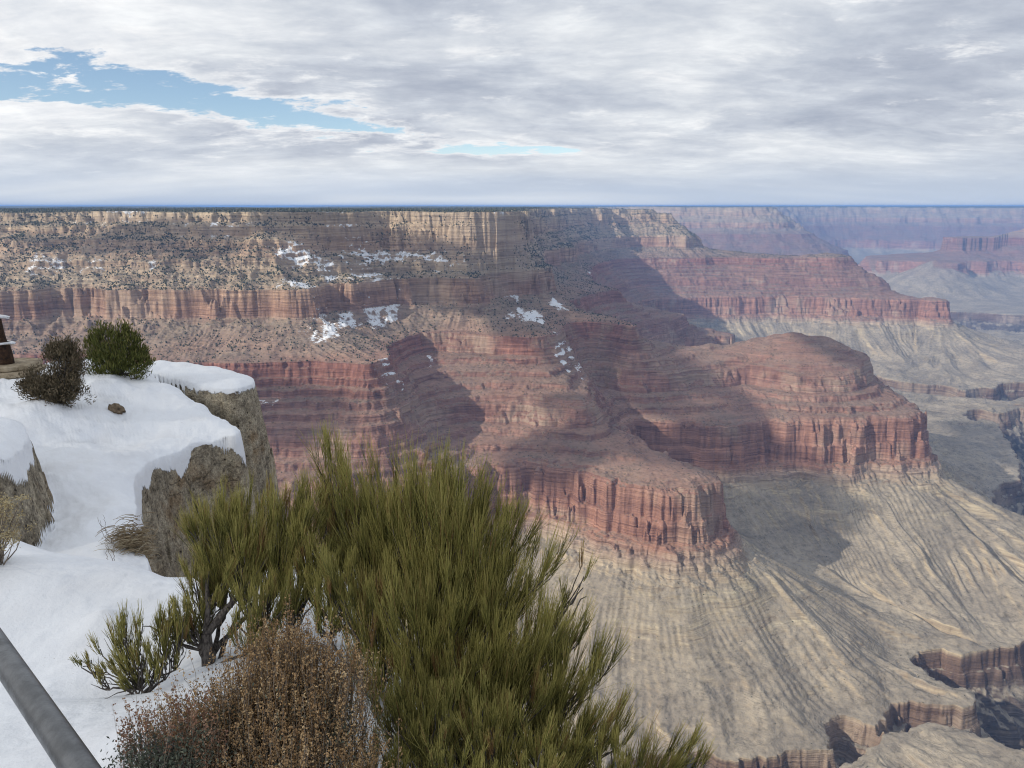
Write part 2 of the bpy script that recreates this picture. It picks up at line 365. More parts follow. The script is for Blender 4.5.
# ------------------------------------------------------------------ sampling: rows are packed where the ground rises into view
NR_ROWS = 1900
az_dense = np.linspace(-36.5, 36.5, 1420)
az_l = -36.5 - np.cumsum(np.linspace(0.08, 3.2, 60)); az_l = az_l[az_l > -150]
az = np.concatenate([az_l[::-1], az_dense, -az_l])
azr = np.radians(az)
def smooth_cols(m, s):
    k = np.exp(-0.5 * (np.arange(-3 * s, 3 * s + 1) / s) ** 2); k /= k.sum()
    p = np.concatenate([np.repeat(m[:1], 3 * s, 0), m, np.repeat(m[-1:], 3 * s, 0)], 0)
    c = np.zeros_like(m)
    for i, q in enumerate(k): c += q * p[i:i + len(m)]
    return c
def build_canyon():
    rf = np.exp(np.linspace(math.log(34), math.log(120000), 3000))
    ci = np.unique(np.concatenate([np.arange(0, len(az), 5), [len(az) - 1]]))
    A = azr[ci][:, None]
    Xf = (np.sin(A) * rf).astype(np.float32); Yf = (np.cos(A) * rf).astype(np.float32)
    zf = height(Xf.ravel(), Yf.ravel(), False)[0].reshape(Xf.shape)
    el = np.arctan2(zf, rf[None, :])
    de = np.abs(np.diff(el, axis=1)); dz = np.abs(np.diff(zf, axis=1)); dr = np.diff(rf)[None, :]
    ds = np.sqrt(dz ** 2 + dr ** 2) / (0.5 * (rf[1:] + rf[:-1]))
    m = de * 1.0 + 0.09 * ds + 0.00003
    m[:, rf[1:] < 500] *= 0.12
    m[:, rf[1:] > 14000] *= 0.5
    # smooth across neighbouring columns so that rows stay continuous
    # ground in plain view gets more rows
    top = np.maximum.accumulate(el, axis=1)
    m *= 1.0 + 4.5 * (el[:, 1:] >= top[:, :-1] - 0.004)
    ms = smooth_cols(m, 22)
    cum = np.concatenate([np.zeros((len(ci), 1)), np.cumsum(ms, 1)], 1); cum /= cum[:, -1:]
    u = np.linspace(0, 1, NR_ROWS)
    rad = np.stack([np.interp(u, cum[i], rf) for i in range(len(ci))])
    full = np.empty((len(az), NR_ROWS))
    for j in range(NR_ROWS): full[:, j] = np.interp(az, az[ci], rad[:, j])
    X = (np.sin(azr)[:, None] * full).astype(np.float32).ravel(); Y = (np.cos(azr)[:, None] * full).astype(np.float32).ravel()
    z, dK, dH, dS, d2, dR, dG = height(X, Y, True)
    rr = np.hypot(X, Y)
    # gullies: waves laid across the fall line, down the talus
    talus = sstep(dR, 45, 110) * sstep(dG, 0, 60) * (1 - 0.45 * sstep(dR, 350, 900))
    herm = ((dH > 0) & (dS < 0)) * 0.55 * sstep(dH, 5, 40) * sstep(-dS, 5, 40)
    upper = ((dK > 0) & (dH < -30)) * 0.45 * sstep(dK, 10, 60)
    mask = np.clip(talus + herm + upper, 0, 1)
    sel = (mask > 0.02) & (rr < 9000) & (Y > 0)
    xs, ys = X[sel], Y[sel]
    e = 22.0
    # direction of fall from the smooth rim distances
    def smooth_h(xq, yq):
        q = np.maximum(dist('R', xq, yq), 0); g = np.maximum(dist('G', xq, yq), 0)
        hh = np.maximum(dist('H', xq, yq), 0); kk = np.maximum(dist('K', xq, yq), 0)
        return -(300 * (1 - np.exp(-q / 400)) + 120 * q / (q + g + 60.0)) - 0.3 * np.minimum(hh, 400) - 0.3 * np.minimum(kk, 500) + 30 * fbm(xq, yq, 500, 2, 91)
    gx = smooth_h(xs + e, ys) - smooth_h(xs - e, ys); gy = smooth_h(xs, ys + e) - smooth_h(xs, ys - e)
    gl = np.hypot(gx, gy) + 1e-6
    tx, ty = -gy / gl, gx / gl                       # along the contour
    wx_ = 20 * fbm(xs, ys, 120, 2, 301); wy_ = 20 * fbm(xs, ys, 150, 2, 302)
    def phac(cell, freq, seed):
        f_ = freq * (1 + .8 * vnoise(xs / 260, ys / 260, seed))
        u = (xs + wx_) / cell; v = (ys + wy_) / cell; iu = np.floor(u); iv = np.floor(v)
        acc = np.zeros(xs.shape, np.float32); wt = np.zeros(xs.shape, np.float32)
        for a in (-1, 0, 1):
            for b in (-1, 0, 1):
                ju = (iu + a).astype(np.int64); jv = (iv + b).astype(np.int64)
                h1 = _TAB[(jv * 7 + seed) & 255, (ju * 3 + seed * 5) & 255]; h2 = _TAB[(ju * 5 + seed * 3) & 255, (jv * 11 + seed) & 255]
                cx = (ju + 0.25 + 0.5 * h1) * cell; cy = (jv + 0.25 + 0.5 * h2) * cell
                dx = xs + wx_ - cx; dy = ys + wy_ - cy
                wgt = np.exp(-(dx * dx + dy * dy) / (cell * cell) * 2.2)
                acc += wgt * np.cos((dx * tx + dy * ty) * f_ + h1 * 40); wt += wgt
        return acc / wt
    g1 = phac(210, 2 * math.pi / 105, 3); g2 = phac(140, 2 * math.pi / 40, 8); g3 = phac(70, 2 * math.pi / 17, 15)
    amp = .12 + 1.35 * sstep(fbm(xs, ys, 190, 3, 97), -.25, .45)
    g0 = phac(430, 2 * math.pi / 270, 21)
    gsum = g0 * 20.0 * sstep(dR[sel], 60, 260) + g1 * 7.0 + (0.6 + 0.4 * g1) * g2 * 4.8 * amp + g3 * 1.7 + 2.2 * fbm(xs, ys, 26, 3, 98)
    sharp = np.abs(g2) * 4.0 * amp
    z[sel] += (gsum - 6 + sharp * 0.6) * mask[sel] * np.clip(rr[sel] / 1500, 0.6, 2.0) * 0.72
    nA = len(az)
    co = np.stack([X, Y, z], 1).astype(np.float32)
    idx = np.arange(nA * NR_ROWS).reshape(nA, NR_ROWS)
    q = np.stack([idx[:-1, :-1], idx[1:, :-1], idx[1:, 1:], idx[:-1, 1:]], -1).reshape(-1, 4)
    # facing up: column order is clockwise seen from above, so reverse
    q = q[:, ::-1]
    me = bpy.data.meshes.new("canyon_terrain")
    me.vertices.add(len(co)); me.vertices.foreach_set("co", co.ravel())
    me.loops.add(q.size); me.loops.foreach_set("vertex_index", q.ravel().astype(np.int32))
    me.polygons.add(len(q)); me.polygons.foreach_set("loop_start", np.arange(0, q.size, 4, dtype=np.int32)); me.polygons.foreach_set("loop_total", np.full(len(q), 4, np.int32))
    me.polygons.foreach_set("use_smooth", np.ones(len(q), bool))
    me.update(calc_edges=True)
    # ground cover facts for the material
    snow = np.zeros(len(co), np.float32)
    wv = 55 * fbm(X, Y, 60, 3, 401); wu = 55 * fbm(X, Y, 60, 3, 402)
    strk = 1 + .9 * fbm(X * 1.0, Y * .3, 22, 3, 403)
    for (sx, sy, rx, ry, amt) in SNOW_SPOTS:
        ee = np.hypot((X + wu - sx) / rx, (Y + wv - sy) / ry); snow = np.maximum(snow, min(amt * 1.2, .78) * strk * (1 - sstep(ee, 0.2, 1.25)))
    flat = ((dK < 0) * sstep(rr, 300, 1500) * 0.35).astype(np.float32)
    snow = np.maximum(snow, flat)
    att = me.attributes.new("snow", 'FLOAT', 'POINT'); att.data.foreach_set("value", snow)
    tal = np.clip(np.clip(talus, 0, 1) + sstep(dR, 50, 100), 0, 1).astype(np.float32)
    att = me.attributes.new("talus", 'FLOAT', 'POINT'); att.data.foreach_set("value", tal)
    ob = bpy.data.objects.new("canyon_terrain", me); COL.objects.link(ob); ob['kind'] = 'structure'
    ob['label'] = 'layered red and tan canyon walls, benches and plateau'
    return ob, dict(X=X, Y=Y, Z=z, dK=dK, dH=dH, dS=dS, d2=d2, dR=dR, dG=dG, r=rr)
# drifts lying in shaded hollows: centre x, y, radii, amount
SNOW_SPOTS = [(-680, 2547, 190, 70, 0.62), (-501, 2740, 200, 60, 0.64), (-293, 2768, 210, 45, 0.52), (-656, 2388, 140, 90, 0.52), (-519, 2636, 140, 45, 0.52), (-1487, 2471, 99, 116, 0.42), (-1336, 2485, 44, 66, 0.5), (-1121, 2436, 25, 68, 0.4), (-63, 2870, 62, 30, 0.55), (-27, 2900, 72, 30, 0.6), (-560, 2278, 65, 140, 0.6), (-524, 2391, 45, 129, 0.5), (-435, 2523, 64, 140, 0.68), (-394, 2604, 32, 102, 0.5), (44, 2706, 76, 140, 0.7), (164, 2919, 45, 140, 0.6), (175, 2490, 39, 140, 0.62), (225, 2496, 31, 140, 0.5), (-338, 2046, 38, 60, 0.62), (-270, 2411, 34, 72, 0.5), (-667, 1979, 26, 30, 0.5), (-642, 1974, 32, 40, 0.45), (-1345, 2696, 282, 66, 0.4), (-970, 2609, 260, 50, 0.4), (-639, 2758, 176, 42, 0.45), (-332, 2828, 178, 30, 0.35), (489, 4834, 60, 140, 0.4)]
# ------------------------------------------------------------------ rock material
def principled(name):
    m = bpy.data.materials.new(name); m.use_nodes = True
    t = NT(m.node_tree); b = t.n['Principled BSDF']
    b.inputs['Roughness'].default_value = 0.9
    b.inputs['Specular IOR Level'].default_value = 0.15
    return m, t, b
def canyon_material():
    m, t, b = principled("canyon_rock")
    geo = t.new('ShaderNodeNewGeometry')
    wpos = geo.outputs['Position']; pos = t.vmath('ADD', wpos, (1733.3, 917.7, 353.1)); nz = t.xyz(geo.outputs['Normal'])[2]
    p = t.xyz(wpos)
    wob = t.noise(pos, 0.012, 3, 0.5)
    z = t.math('ADD', p[2], t.math('MULTIPLY', t.math('SUBTRACT', wob, 0.5), 16))
    f = t.lin(z, -1500, 0, 0, 1)
    def zf(v): return (v + 1500) / 1500
    strata = t.ramp(f, [
        (zf(-1450), (0.110, 0.094, 0.088)), (zf(-1190), (0.102, 0.080, 0.073)), (zf(-1165), (0.145, 0.109, 0.087)), (zf(-1150), (0.160, 0.106, 0.080)), (zf(-1090), (0.211, 0.139, 0.097)),  # gorge cliff browns are darkened to carry some of the shade there
        (zf(-1078), (0.435, 0.352, 0.237)), (zf(-900), (0.435, 0.365, 0.243)), (zf(-862), (0.435, 0.346, 0.243)), (zf(-845), (0.384, 0.275, 0.204)),
        (zf(-820), (0.348, 0.178, 0.117)), (zf(-800), (0.333, 0.165, 0.113)), (zf(-690), (0.343, 0.178, 0.126)), (zf(-678), (0.307, 0.169, 0.122)),
        (zf(-650), (0.267, 0.147, 0.109)), (zf(-600), (0.271, 0.138, 0.104)), (zf(-560), (0.281, 0.152, 0.113)), (zf(-500), (0.256, 0.138, 0.104)), (zf(-460), (0.261, 0.120, 0.087)),
        (zf(-412), (0.277, 0.124, 0.091)), (zf(-400), (0.301, 0.202, 0.149)), (zf(-338), (0.289, 0.207, 0.154)), (zf(-326), (0.349, 0.207, 0.143)), (zf(-300), (0.357, 0.211, 0.142)), (zf(-250), (0.395, 0.261, 0.176)),
        (zf(-236), (0.373, 0.288, 0.198)), (zf(-165), (0.385, 0.288, 0.198)), (zf(-145), (0.409, 0.276, 0.181)), (zf(-70), (0.433, 0.322, 0.209)), (zf(-25), (0.397, 0.311, 0.209))])
    # bedding: thin light and dark courses
    bed_v = t.vmath('MULTIPLY', pos, (0.004, 0.004, 0.16))
    bed = t.noise(bed_v, 1.0, 5, 0.65)
    bed3 = t.noise(t.vmath('MULTIPLY', pos, (0.012, 0.012, 0.5)), 1.0, 3, 0.6)
    bed2 = t.noise(t.vmath('MULTIPLY', pos, (0.003, 0.003, 0.045)), 1.0, 3, 0.6)
    strata = t.mix(1.0, strata, t.ramp(bed, [(.28, (.55, .50, .50)), (.47, (.95, .93, .92)), (.60, (1.1, 1.08, 1.05)), (.72, (1.45, 1.5, 1.5))]), 'MULTIPLY')
    strata = t.mix(1.0, strata, t.ramp(bed2, [(.3, (.78, .74, .74)), (.5, (1, 1, 1)), (.7, (1.22, 1.24, 1.22))]), 'MULTIPLY')
    strata = t.mix(1.0, strata, t.ramp(bed3, [(.3, (.72, .70, .70)), (.5, (1, 1, 1)), (.7, (1.25, 1.25, 1.25))]), 'MULTIPLY')
    # streaks running down the cliffs
    stk = t.noise(t.vmath('MULTIPLY', pos, (0.05, 0.05, 0.007)), 1.0, 5, 0.65)
    cliff = t.ss(nz, 0.72, 0.42)
    streak = t.ramp(stk, [(.30, (.58, .56, .58)), (.46, (.95, .95, .95)), (.60, (1.08, 1.08, 1.06)), (.72, (1.5, 1.5, 1.45))])
    strata = t.mix(t.math('MULTIPLY', cliff, 0.75), strata, t.mix(1.0, strata, streak, 'MULTIPLY'))
    pale = t.math('MULTIPLY', t.math('MULTIPLY', t.ss(t.noise(pos, 0.0035, 4, 0.6), .47, .62), cliff), .55)
    strata = t.mix(pale, strata, t.mix(1.0, (.46, .36, .26), t.ramp(bed, [(.3, (.7, .68, .66)), (.6, (1.15, 1.15, 1.15))]), 'MULTIPLY'))
    hsv = t.new('ShaderNodeHueSaturation'); hsv.inputs['Saturation'].default_value = 0.92; t.put(hsv.inputs['Color'], strata); strata = hsv.outputs[0]
    # rubble on the gentler ground
    slope = t.ss(nz, 0.62, 0.86)
    rub_n = t.noise(pos, 0.05, 6, 0.7)
    patch = t.noise(pos, 0.006, 4, 0.6)
    rubble_hi = t.mix(t.ss(patch, .4, .62), (.29, .25, .185), (.38, .315, .235))
    rubble_mid = t.mix(t.ss(patch, .38, .62), (.24, .195, .155), (.285, .185, .14))
    rubble_low = t.mix(t.ss(patch, .38, .64), (.275, .237, .190), (.375, .322, .252))
    att = t.new('ShaderNodeAttribute', attribute_name='talus')
    rub = t.mix(t.ss(p[2], -410, -300), rubble_mid, rubble_hi)
    rub = t.mix(att.outputs['Fac'], rub, rubble_low)
    rub = t.mix(1.0, rub, t.ramp(rub_n, [(.30, (.50, .50, .48)), (.46, (.95, .95, .94)), (.70, (1.3, 1.28, 1.22))]), 'MULTIPLY')
    rs = t.mix(t.math('MULTIPLY', slope, t.lin(att.outputs['Fac'], 0, 1, 0.55, 0.92)), strata, rub)
    # scrub specks in the distance
    vor = t.new('ShaderNodeTexVoronoi'); t.put(vor.inputs['Vector'], pos); vor.inputs['Scale'].default_value = 0.085
    dens = t.ss(t.noise(pos, 0.02, 3, 0.6), .35, .65)
    dot = t.math('MULTIPLY', t.ss(vor.outputs['Distance'], 0.36, 0.24), t.math('MULTIPLY', dens, t.ss(nz, .55, .8)))
    dot = t.math('MULTIPLY', dot, t.lin(att.outputs['Fac'], 0, 1, 0.55, 0.25))
    rs = t.mix(dot, rs, (.06, .065, .045))
    # plateau woodland
    wood = t.math('MULTIPLY', t.ss(nz, .9, .97), t.ss(p[2], -45, -30))
    rs = t.mix(t.math('MULTIPLY', wood, 0.85), rs, t.mix(t.ss(t.noise(pos, 0.004, 5, .7), .4, .62), (.045, .055, .035), (.10, .10, .07)))
    # snow
    sa = t.new('ShaderNodeAttribute', attribute_name='snow')
    sn = t.noise(t.vmath('MULTIPLY', pos, (1, 1, 2.0)), 0.11, 6, 0.75)
    thr = t.math('SUBTRACT', 0.86, t.math('MULTIPLY', sa.outputs['Fac'], 0.62))
    sm = t.math('MULTIPLY', t.ss(t.math('SUBTRACT', sn, thr), -0.015, 0.02), t.ss(nz, .50, .72))
    sm = t.math('MULTIPLY', sm, t.ss(sa.outputs['Fac'], 0.05, 0.2))
    rs = t.mix(sm, rs, (.78, .80, .83))
    t.put(b.inputs['Base Color'], rs)
    b.inputs['Specular IOR Level'].default_value = 0.05
    # surface relief finer than the mesh
    bump = t.new('ShaderNodeBump'); bump.inputs['Strength'].default_value = 0.8; bump.inputs['Distance'].default_value = 1.0
    hgt = t.math('ADD', t.math('ADD', t.math('MULTIPLY', bed3, 2.5), t.math('MULTIPLY', bed, 9.0)), t.math('ADD', t.math('MULTIPLY', stk, 5.0), t.math('MULTIPLY', rub_n, 4.0)))
    t.put(bump.inputs['Height'], hgt)
    t.l.new(bump.outputs[0], b.inputs['Normal'])
    return m
canyon, CAN = build_canyon()
canyon.data.materials.append(canyon_material())

# ------------------------------------------------------------------ air
def build_haze():
    me = bpy.data.meshes.new("haze"); bm = bmesh.new()
    bmesh.ops.create_cube(bm, size=1.0)
    x0, x1, y0, y1 = -125000, 125000, -125000, 125000
    z0, z1 = float(CAN['Z'].min()) - 1.0, float(max(CAN['Z'].max(), 0) + 22.0)
    for v in bm.verts:
        v.co = ((x0 if v.co.x < 0 else x1), (y0 if v.co.y < 0 else y1), (z0 if v.co.z < 0 else z1))
    bm.to_mesh(me); bm.free()
    ob = bpy.data.objects.new("haze", me); COL.objects.link(ob); ob['kind'] = 'stuff'
    ob['label'] = 'pale blue haze hanging in the canyon air'
    m = bpy.data.materials.new("haze_air"); m.use_nodes = True
    t = NT(m.node_tree); t.n.clear()
    out = t.new('ShaderNodeOutputMaterial'); v = t.new('ShaderNodeVolumePrincipled')
    v.inputs['Color'].default_value = (0.26, 0.50, 1.0, 1)
    v.inputs['Density'].default_value = 5.2e-5
    v.inputs['Anisotropy'].default_value = 0.0
    t.l.new(v.outputs[0], out.inputs['Volume'])
    me.materials.append(m)
build_haze()
# ------------------------------------------------------------------ the snowy rim at the viewer's feet
L1 = [(-8, 8.3), (-5.5, 6.9), (-4.6, 6.45), (-3.76, 5.93), (-3.21, 5.65), (-2.72, 5.46), (-2.42, 5.28), (-2.02, 5.5), (-1.79, 6.0), (-1.4, 6.05), (-.95, 5.3), (-.6, 4.5), (-.35, 3.8), (-.15, 3.1), (-.05, 2.4), (.1, 1.7), (.7, .8), (3, .3), (6, -3), (-14, -3), (-14, 6)]
L2 = [(-4.1, 8.0), (-4.6, 9.05), (-5.35, 10.21), (-6.1, 11.6), (-6.3, 12.4), (-6.3, 13.25), (-6.1, 14.0), (-5.7, 14.5), (-5.35, 14.4), (-5.5, 14.9), (-6.0, 15.6), (-6.8, 16.5), (-7.8, 17.4), (-8.6, 18.0), (-9.3, 19), (-10.5, 21), (-13.5, 21.5), (-22, 20), (-22, 8), (-8, 6.5), (-5, 7)]
L3 = [(-9.8, 19.8), (-9.2, 20.4), (-8, 20), (-6.7, 19.1), (-6.25, 18.6), (-6.25, 17.75), (-6.6, 17.5), (-7.6, 17.6), (-8.7, 18.2), (-9.6, 19)]
L4 = [(-6.3, 8.75), (-6.3, 9.2), (-6.6, 10.0), (-7.3, 11.0), (-10, 12.3), (-16, 12), (-16, 7), (-7.5, 8.2), (-6.5, 8.45)]
def near_height(x, y):
    r = np.hypot(x, y)
    def rough(d, k): return d + (0.30 * k * fbm(x, y, 1.3, 2, 3) + (0.13 * fbm(x, y, .5, 2, 5) + 0.10 * fbm(x, y, .2, 3, 4)) * sstep(d, -.02, .25))
    lump = 0.10 * fbm(x, y, 1.7, 3, 6) + 0.04 * fbm(x, y, .45, 2, 7) + 0.014 * fbm(x, y, .14, 2, 8)
    def drop(d, lip, steep, thick):
        e = np.maximum(d, 0)
        roundl = thick * np.clip((d + lip) / lip, 0, 1) ** 2.2
        wall = pl(e, [(0, 0), (.06, .35), (.13, .9), (.17, 1.05), (.32, 2.6), (.40, 2.8), (.7, 5.5), (.8, 5.7), (2.2, 22), (30, 60)]) * steep
        return roundl + wall
    d1 = sdf(chaikin(L1, 2), x, y) + 0.10 * fbm(x, y, .8, 3, 12); d2 = rough(sdf(chaikin(L2, 2), x, y), .5)
    e2 = sdf(chaikin(L2, 2), x, y) + .15 * fbm(x, y, 1.3, 2, 3); e3 = sdf(chaikin(L3, 2), x, y) + .12 * fbm(x, y, 1.3, 2, 3); e4 = sdf(chaikin(L4, 1), x, y) + .21 * fbm(x, y, 1.3, 2, 3)
    d3 = rough(sdf(chaikin(L3, 2), x, y), .4); d4 = rough(sdf(chaikin(L4, 1), x, y), .7)
    def g(cx, cy, rx, ry=None): return np.exp(-((x - cx) / rx) ** 2 - ((y - cy) / (ry or rx)) ** 2)
    t1 = pl(y, [(.8, -1.65), (2.2, -2.02), (3.5, -2.40), (5.5, -2.66), (6.5, -2.80), (8, -3.05)]) - 0.07 * sstep(x, -1.5, -.5) * np.clip(y - .8, 0, 4) + lump * sstep(r, .8, 3) + 0.16 * g(-1.45, 2.75, .5, .3) + 0.09 * g(-2.55, 4.35, .16, .12) - 0.16 * g(-3.0, 3.9, .9, .35) - 0.08 * g(-2.1, 3.55, .35, .15) + 0.12 * g(-3.6, 5.0, .6, .4)
    rid = np.exp(-(((x + 8.6) * 0.53 + (y - 13.4) * 0.85) / 1.3) ** 2) * sstep(-x, 5.8, 7.4)
    t2 = -4.25 - 0.12 * (np.clip(x, -9, -7) + 7.0) + 0.10 * np.minimum(x + 9, 0) + 0.30 * rid + lump * 2.0 + 0.35 * g(-11.5, 18.5, 3, 2.2) + 0.20 * g(-9.2, 16.4, 1.3, .9) - 0.25 * g(-7.3, 13.4, .9, 1.0) - 0.35 * sstep(11.0, y, y + 0) * 0
    t3 = -4.05 + lump * 1.2 - 0.06 * (x + 8)
    t4 = -2.85 - 0.07 * (y - 8.5) + lump * 1.5
    s1 = drop(d1, .45, .8, .16); s2 = drop(d2, .6, 1.1, .16); s3 = drop(d3, .35, 1.25, .09); s4 = drop(d4, .5, .9, .2)
    Zs = np.stack([t1 - s1, t2 - s2, t3 - s3, t4 - s4]); w = np.argmax(Zs, 0)
    z = np.take_along_axis(Zs, w[None], 0)[0]
    D = np.take_along_axis(np.stack([d1, e2, e3, e4]), w[None], 0)[0]
    # a softened drift where the shelves meet
    k = 0.22
    a, b = np.sort(Zs, 0)[-1], np.sort(Zs, 0)[-2]
    hk = np.maximum(k - np.abs(a - b), 0) / k
    z = a + hk * hk * k * 0.25
    lipd = np.choose(w, [np.full(x.shape, .10), .045 + .09 * fbm(x, y, .7, 2, 19), np.full(x.shape, .012), .05 + .09 * fbm(x, y, .5, 2, 18)])
    snow = 1 - sstep(D, lipd - 0.02, lipd + 0.015)
    return z.astype(np.float32), snow.astype(np.float32), D, w

def grid_mesh(name, X, Y, Z, nA, nR):
    co = np.stack([X, Y, Z], 1).astype(np.float32)
    idx = np.arange(nA * nR).reshape(nA, nR)
    q = np.stack([idx[:-1, :-1], idx[1:, :-1], idx[1:, 1:], idx[:-1, 1:]], -1).reshape(-1, 4)[:, ::-1]
    me = bpy.data.meshes.new(name)
    me.vertices.add(len(co)); me.vertices.foreach_set("co", co.ravel())
    me.loops.add(q.size); me.loops.foreach_set("vertex_index", np.ascontiguousarray(q).ravel().astype(np.int32))
    me.polygons.add(len(q)); me.polygons.foreach_set("loop_start", np.arange(0, q.size, 4, dtype=np.int32)); me.polygons.foreach_set("loop_total", np.full(len(q), 4, np.int32))
    me.polygons.foreach_set("use_smooth", np.ones(len(q), bool))
    me.update(calc_edges=True)
    return me
def build_near():
    azn = np.radians(np.concatenate([np.linspace(-75, -37, 60)[:-1], np.linspace(-37, 5, 860), np.linspace(5, 75, 130)[1:]]))
    nR = 760
    rf = np.exp(np.linspace(math.log(.4), math.log(46), 1600))
    ci = np.unique(np.concatenate([np.arange(0, len(azn), 4), [len(azn) - 1]]))
    A = azn[ci][:, None]
    Xf = (np.sin(A) * rf).ravel(); Yf = (np.cos(A) * rf).ravel()
    zf = near_height(Xf, Yf)[0].reshape(len(ci), -1)
    el = np.arctan2(zf, rf[None])
    ds = np.hypot(np.diff(zf, axis=1), np.diff(rf)[None]) / (0.5 * (rf[1:] + rf[:-1]))
    m = np.abs(np.diff(el, axis=1)) + 0.12 * np.minimum(ds, 1.0) + 1e-4
    ms = smooth_cols(m, 18)
    cum = np.concatenate([np.zeros((len(ci), 1)), np.cumsum(ms, 1)], 1); cum /= cum[:, -1:]
    rad = np.stack([np.interp(np.linspace(0, 1, nR), cum[i], rf) for i in range(len(ci))])
    full = np.stack([np.interp(azn, azn[ci], rad[:, j]) for j in range(nR)], 1)
    X = (np.sin(azn)[:, None] * full).ravel(); Y = (np.cos(azn)[:, None] * full).ravel()
    z, snow, D, w = near_height(X, Y)
    me = grid_mesh("rim_ledge_ground", X, Y, z, len(azn), nR)
    at = me.attributes.new("snow", 'FLOAT', 'POINT'); at.data.foreach_set("value", snow.astype(np.float32))
    ob = bpy.data.objects.new("rim_ledge_ground", me); COL.objects.link(ob); ob['kind'] = 'structure'
    ob['label'] = 'snow covered limestone ledges at the canyon rim'
    m, t, b = principled("rim_snow_and_rock")
    geo = t.new('ShaderNodeNewGeometry'); pos = geo.outputs['Position']
    att = t.new('ShaderNodeAttribute', attribute_name='snow')
    edge = t.noise(pos, 9.0, 4, .6)
    sm = t.ss(t.math('ADD', att.outputs['Fac'], t.math('MULTIPLY', t.math('SUBTRACT', edge, .5), .9)), .44, .56)
    n1 = t.noise(pos, 1.1, 5, .6); n2 = t.noise(pos, 4.2, 8, .74); n3 = t.noise(pos, 28.0, 4, .7)
    rock = t.ramp(n2, [(.30, (.09, .078, .062)), (.42, (.29, .25, .19)), (.55, (.46, .40, .305)), (.70, (.60, .53, .41))])
    rock = t.mix(t.math('MULTIPLY', t.ss(n1, .52, .68), .6), rock, (.26, .165, .085))
    vor = t.new('ShaderNodeTexVoronoi'); t.put(vor.inputs['Vector'], t.vmath('MULTIPLY', pos, (1, 1, .8))); vor.inputs['Scale'].default_value = 9.0
    rock = t.mix(t.math('MULTIPLY', t.ss(vor.outputs['Distance'], .34, .12), t.ss(n3, .42, .6)), rock, (.028, .024, .022))
    rock = t.mix(1.0, rock, t.ramp(n3, [(.3, (.5, .5, .5)), (.5, (1, 1, 1)), (.72, (1.7, 1.7, 1.65))]), 'MULTIPLY')
    pz = t.xyz(pos)
    stv = t.noise(t.vmath('MULTIPLY', pos, (3.5, 3.5, .5)), 1.0, 5, .65)
    rock = t.mix(1.0, rock, t.ramp(stv, [(.32, (.55, .52, .5)), (.5, (1, 1, 1)), (.7, (1.25, 1.22, 1.15))]), 'MULTIPLY')
    vc = t.new('ShaderNodeTexVoronoi', feature='DISTANCE_TO_EDGE'); t.put(vc.inputs['Vector'], t.vmath('ADD', t.vmath('MULTIPLY', pos, (1, 1, 1.5)), t.vmath('SCALE', t.noise(pos, 2.0, 4, .6, out=1), s=.5))); vc.inputs['Scale'].default_value = 1.1
    crack = t.ss(vc.outputs['Distance'], .035, .0)
    rock = t.mix(t.math('MULTIPLY', t.math('MULTIPLY', crack, t.ss(n1, .5, .6)), .55), rock, (.03, .026, .023))
    drift = t.noise(t.vmath('MULTIPLY', pos, (1, 1, 2)), .8, 5, .6)
    snowc = t.mix(t.ss(drift, .45, .72), (.86, .88, .91), (.79, .80, .82))
    speck = t.noise(pos, 42.0, 2, .5)
    snowc = t.mix(t.math('MULTIPLY', t.ss(speck, .70, .75), t.ss(t.noise(pos, .9, 2, .5), .5, .65)), snowc, (.30, .24, .18))
    t.put(b.inputs['Base Color'], t.mix(sm, rock, snowc))
    t.put(b.inputs['Roughness'], t.lin(sm, 0, 1, .95, .55))
    bump = t.new('ShaderNodeBump'); bump.inputs['Distance'].default_value = 1.0; bump.inputs['Strength'].default_value = 0.7
    hr = t.math('ADD', t.math('SUBTRACT', t.math('MULTIPLY', n2, .26), t.math('MULTIPLY', crack, .03)), t.math('ADD', t.math('MULTIPLY', n3, .06), t.math('MULTIPLY', vor.outputs['Distance'], .05)))
    hs = t.math('ADD', t.math('MULTIPLY', t.noise(pos, 3.2, 5, .6), .055), t.math('MULTIPLY', t.noise(pos, 26, 4, .65), .008))
    mh = t.new('ShaderNodeMix', data_type='FLOAT'); t.put(mh.inputs[0], sm); t.put(mh.inputs[2], hr); t.put(mh.inputs[3], hs)
    t.put(bump.inputs['Height'], mh.outputs[0]); t.l.new(bump.outputs[0], b.inputs['Normal'])
    me.materials.append(m)
    return ob
build_near()
def ground_z(x, y):
    return float(near_height(np.array([x], float), np.array([y], float))[0][0])
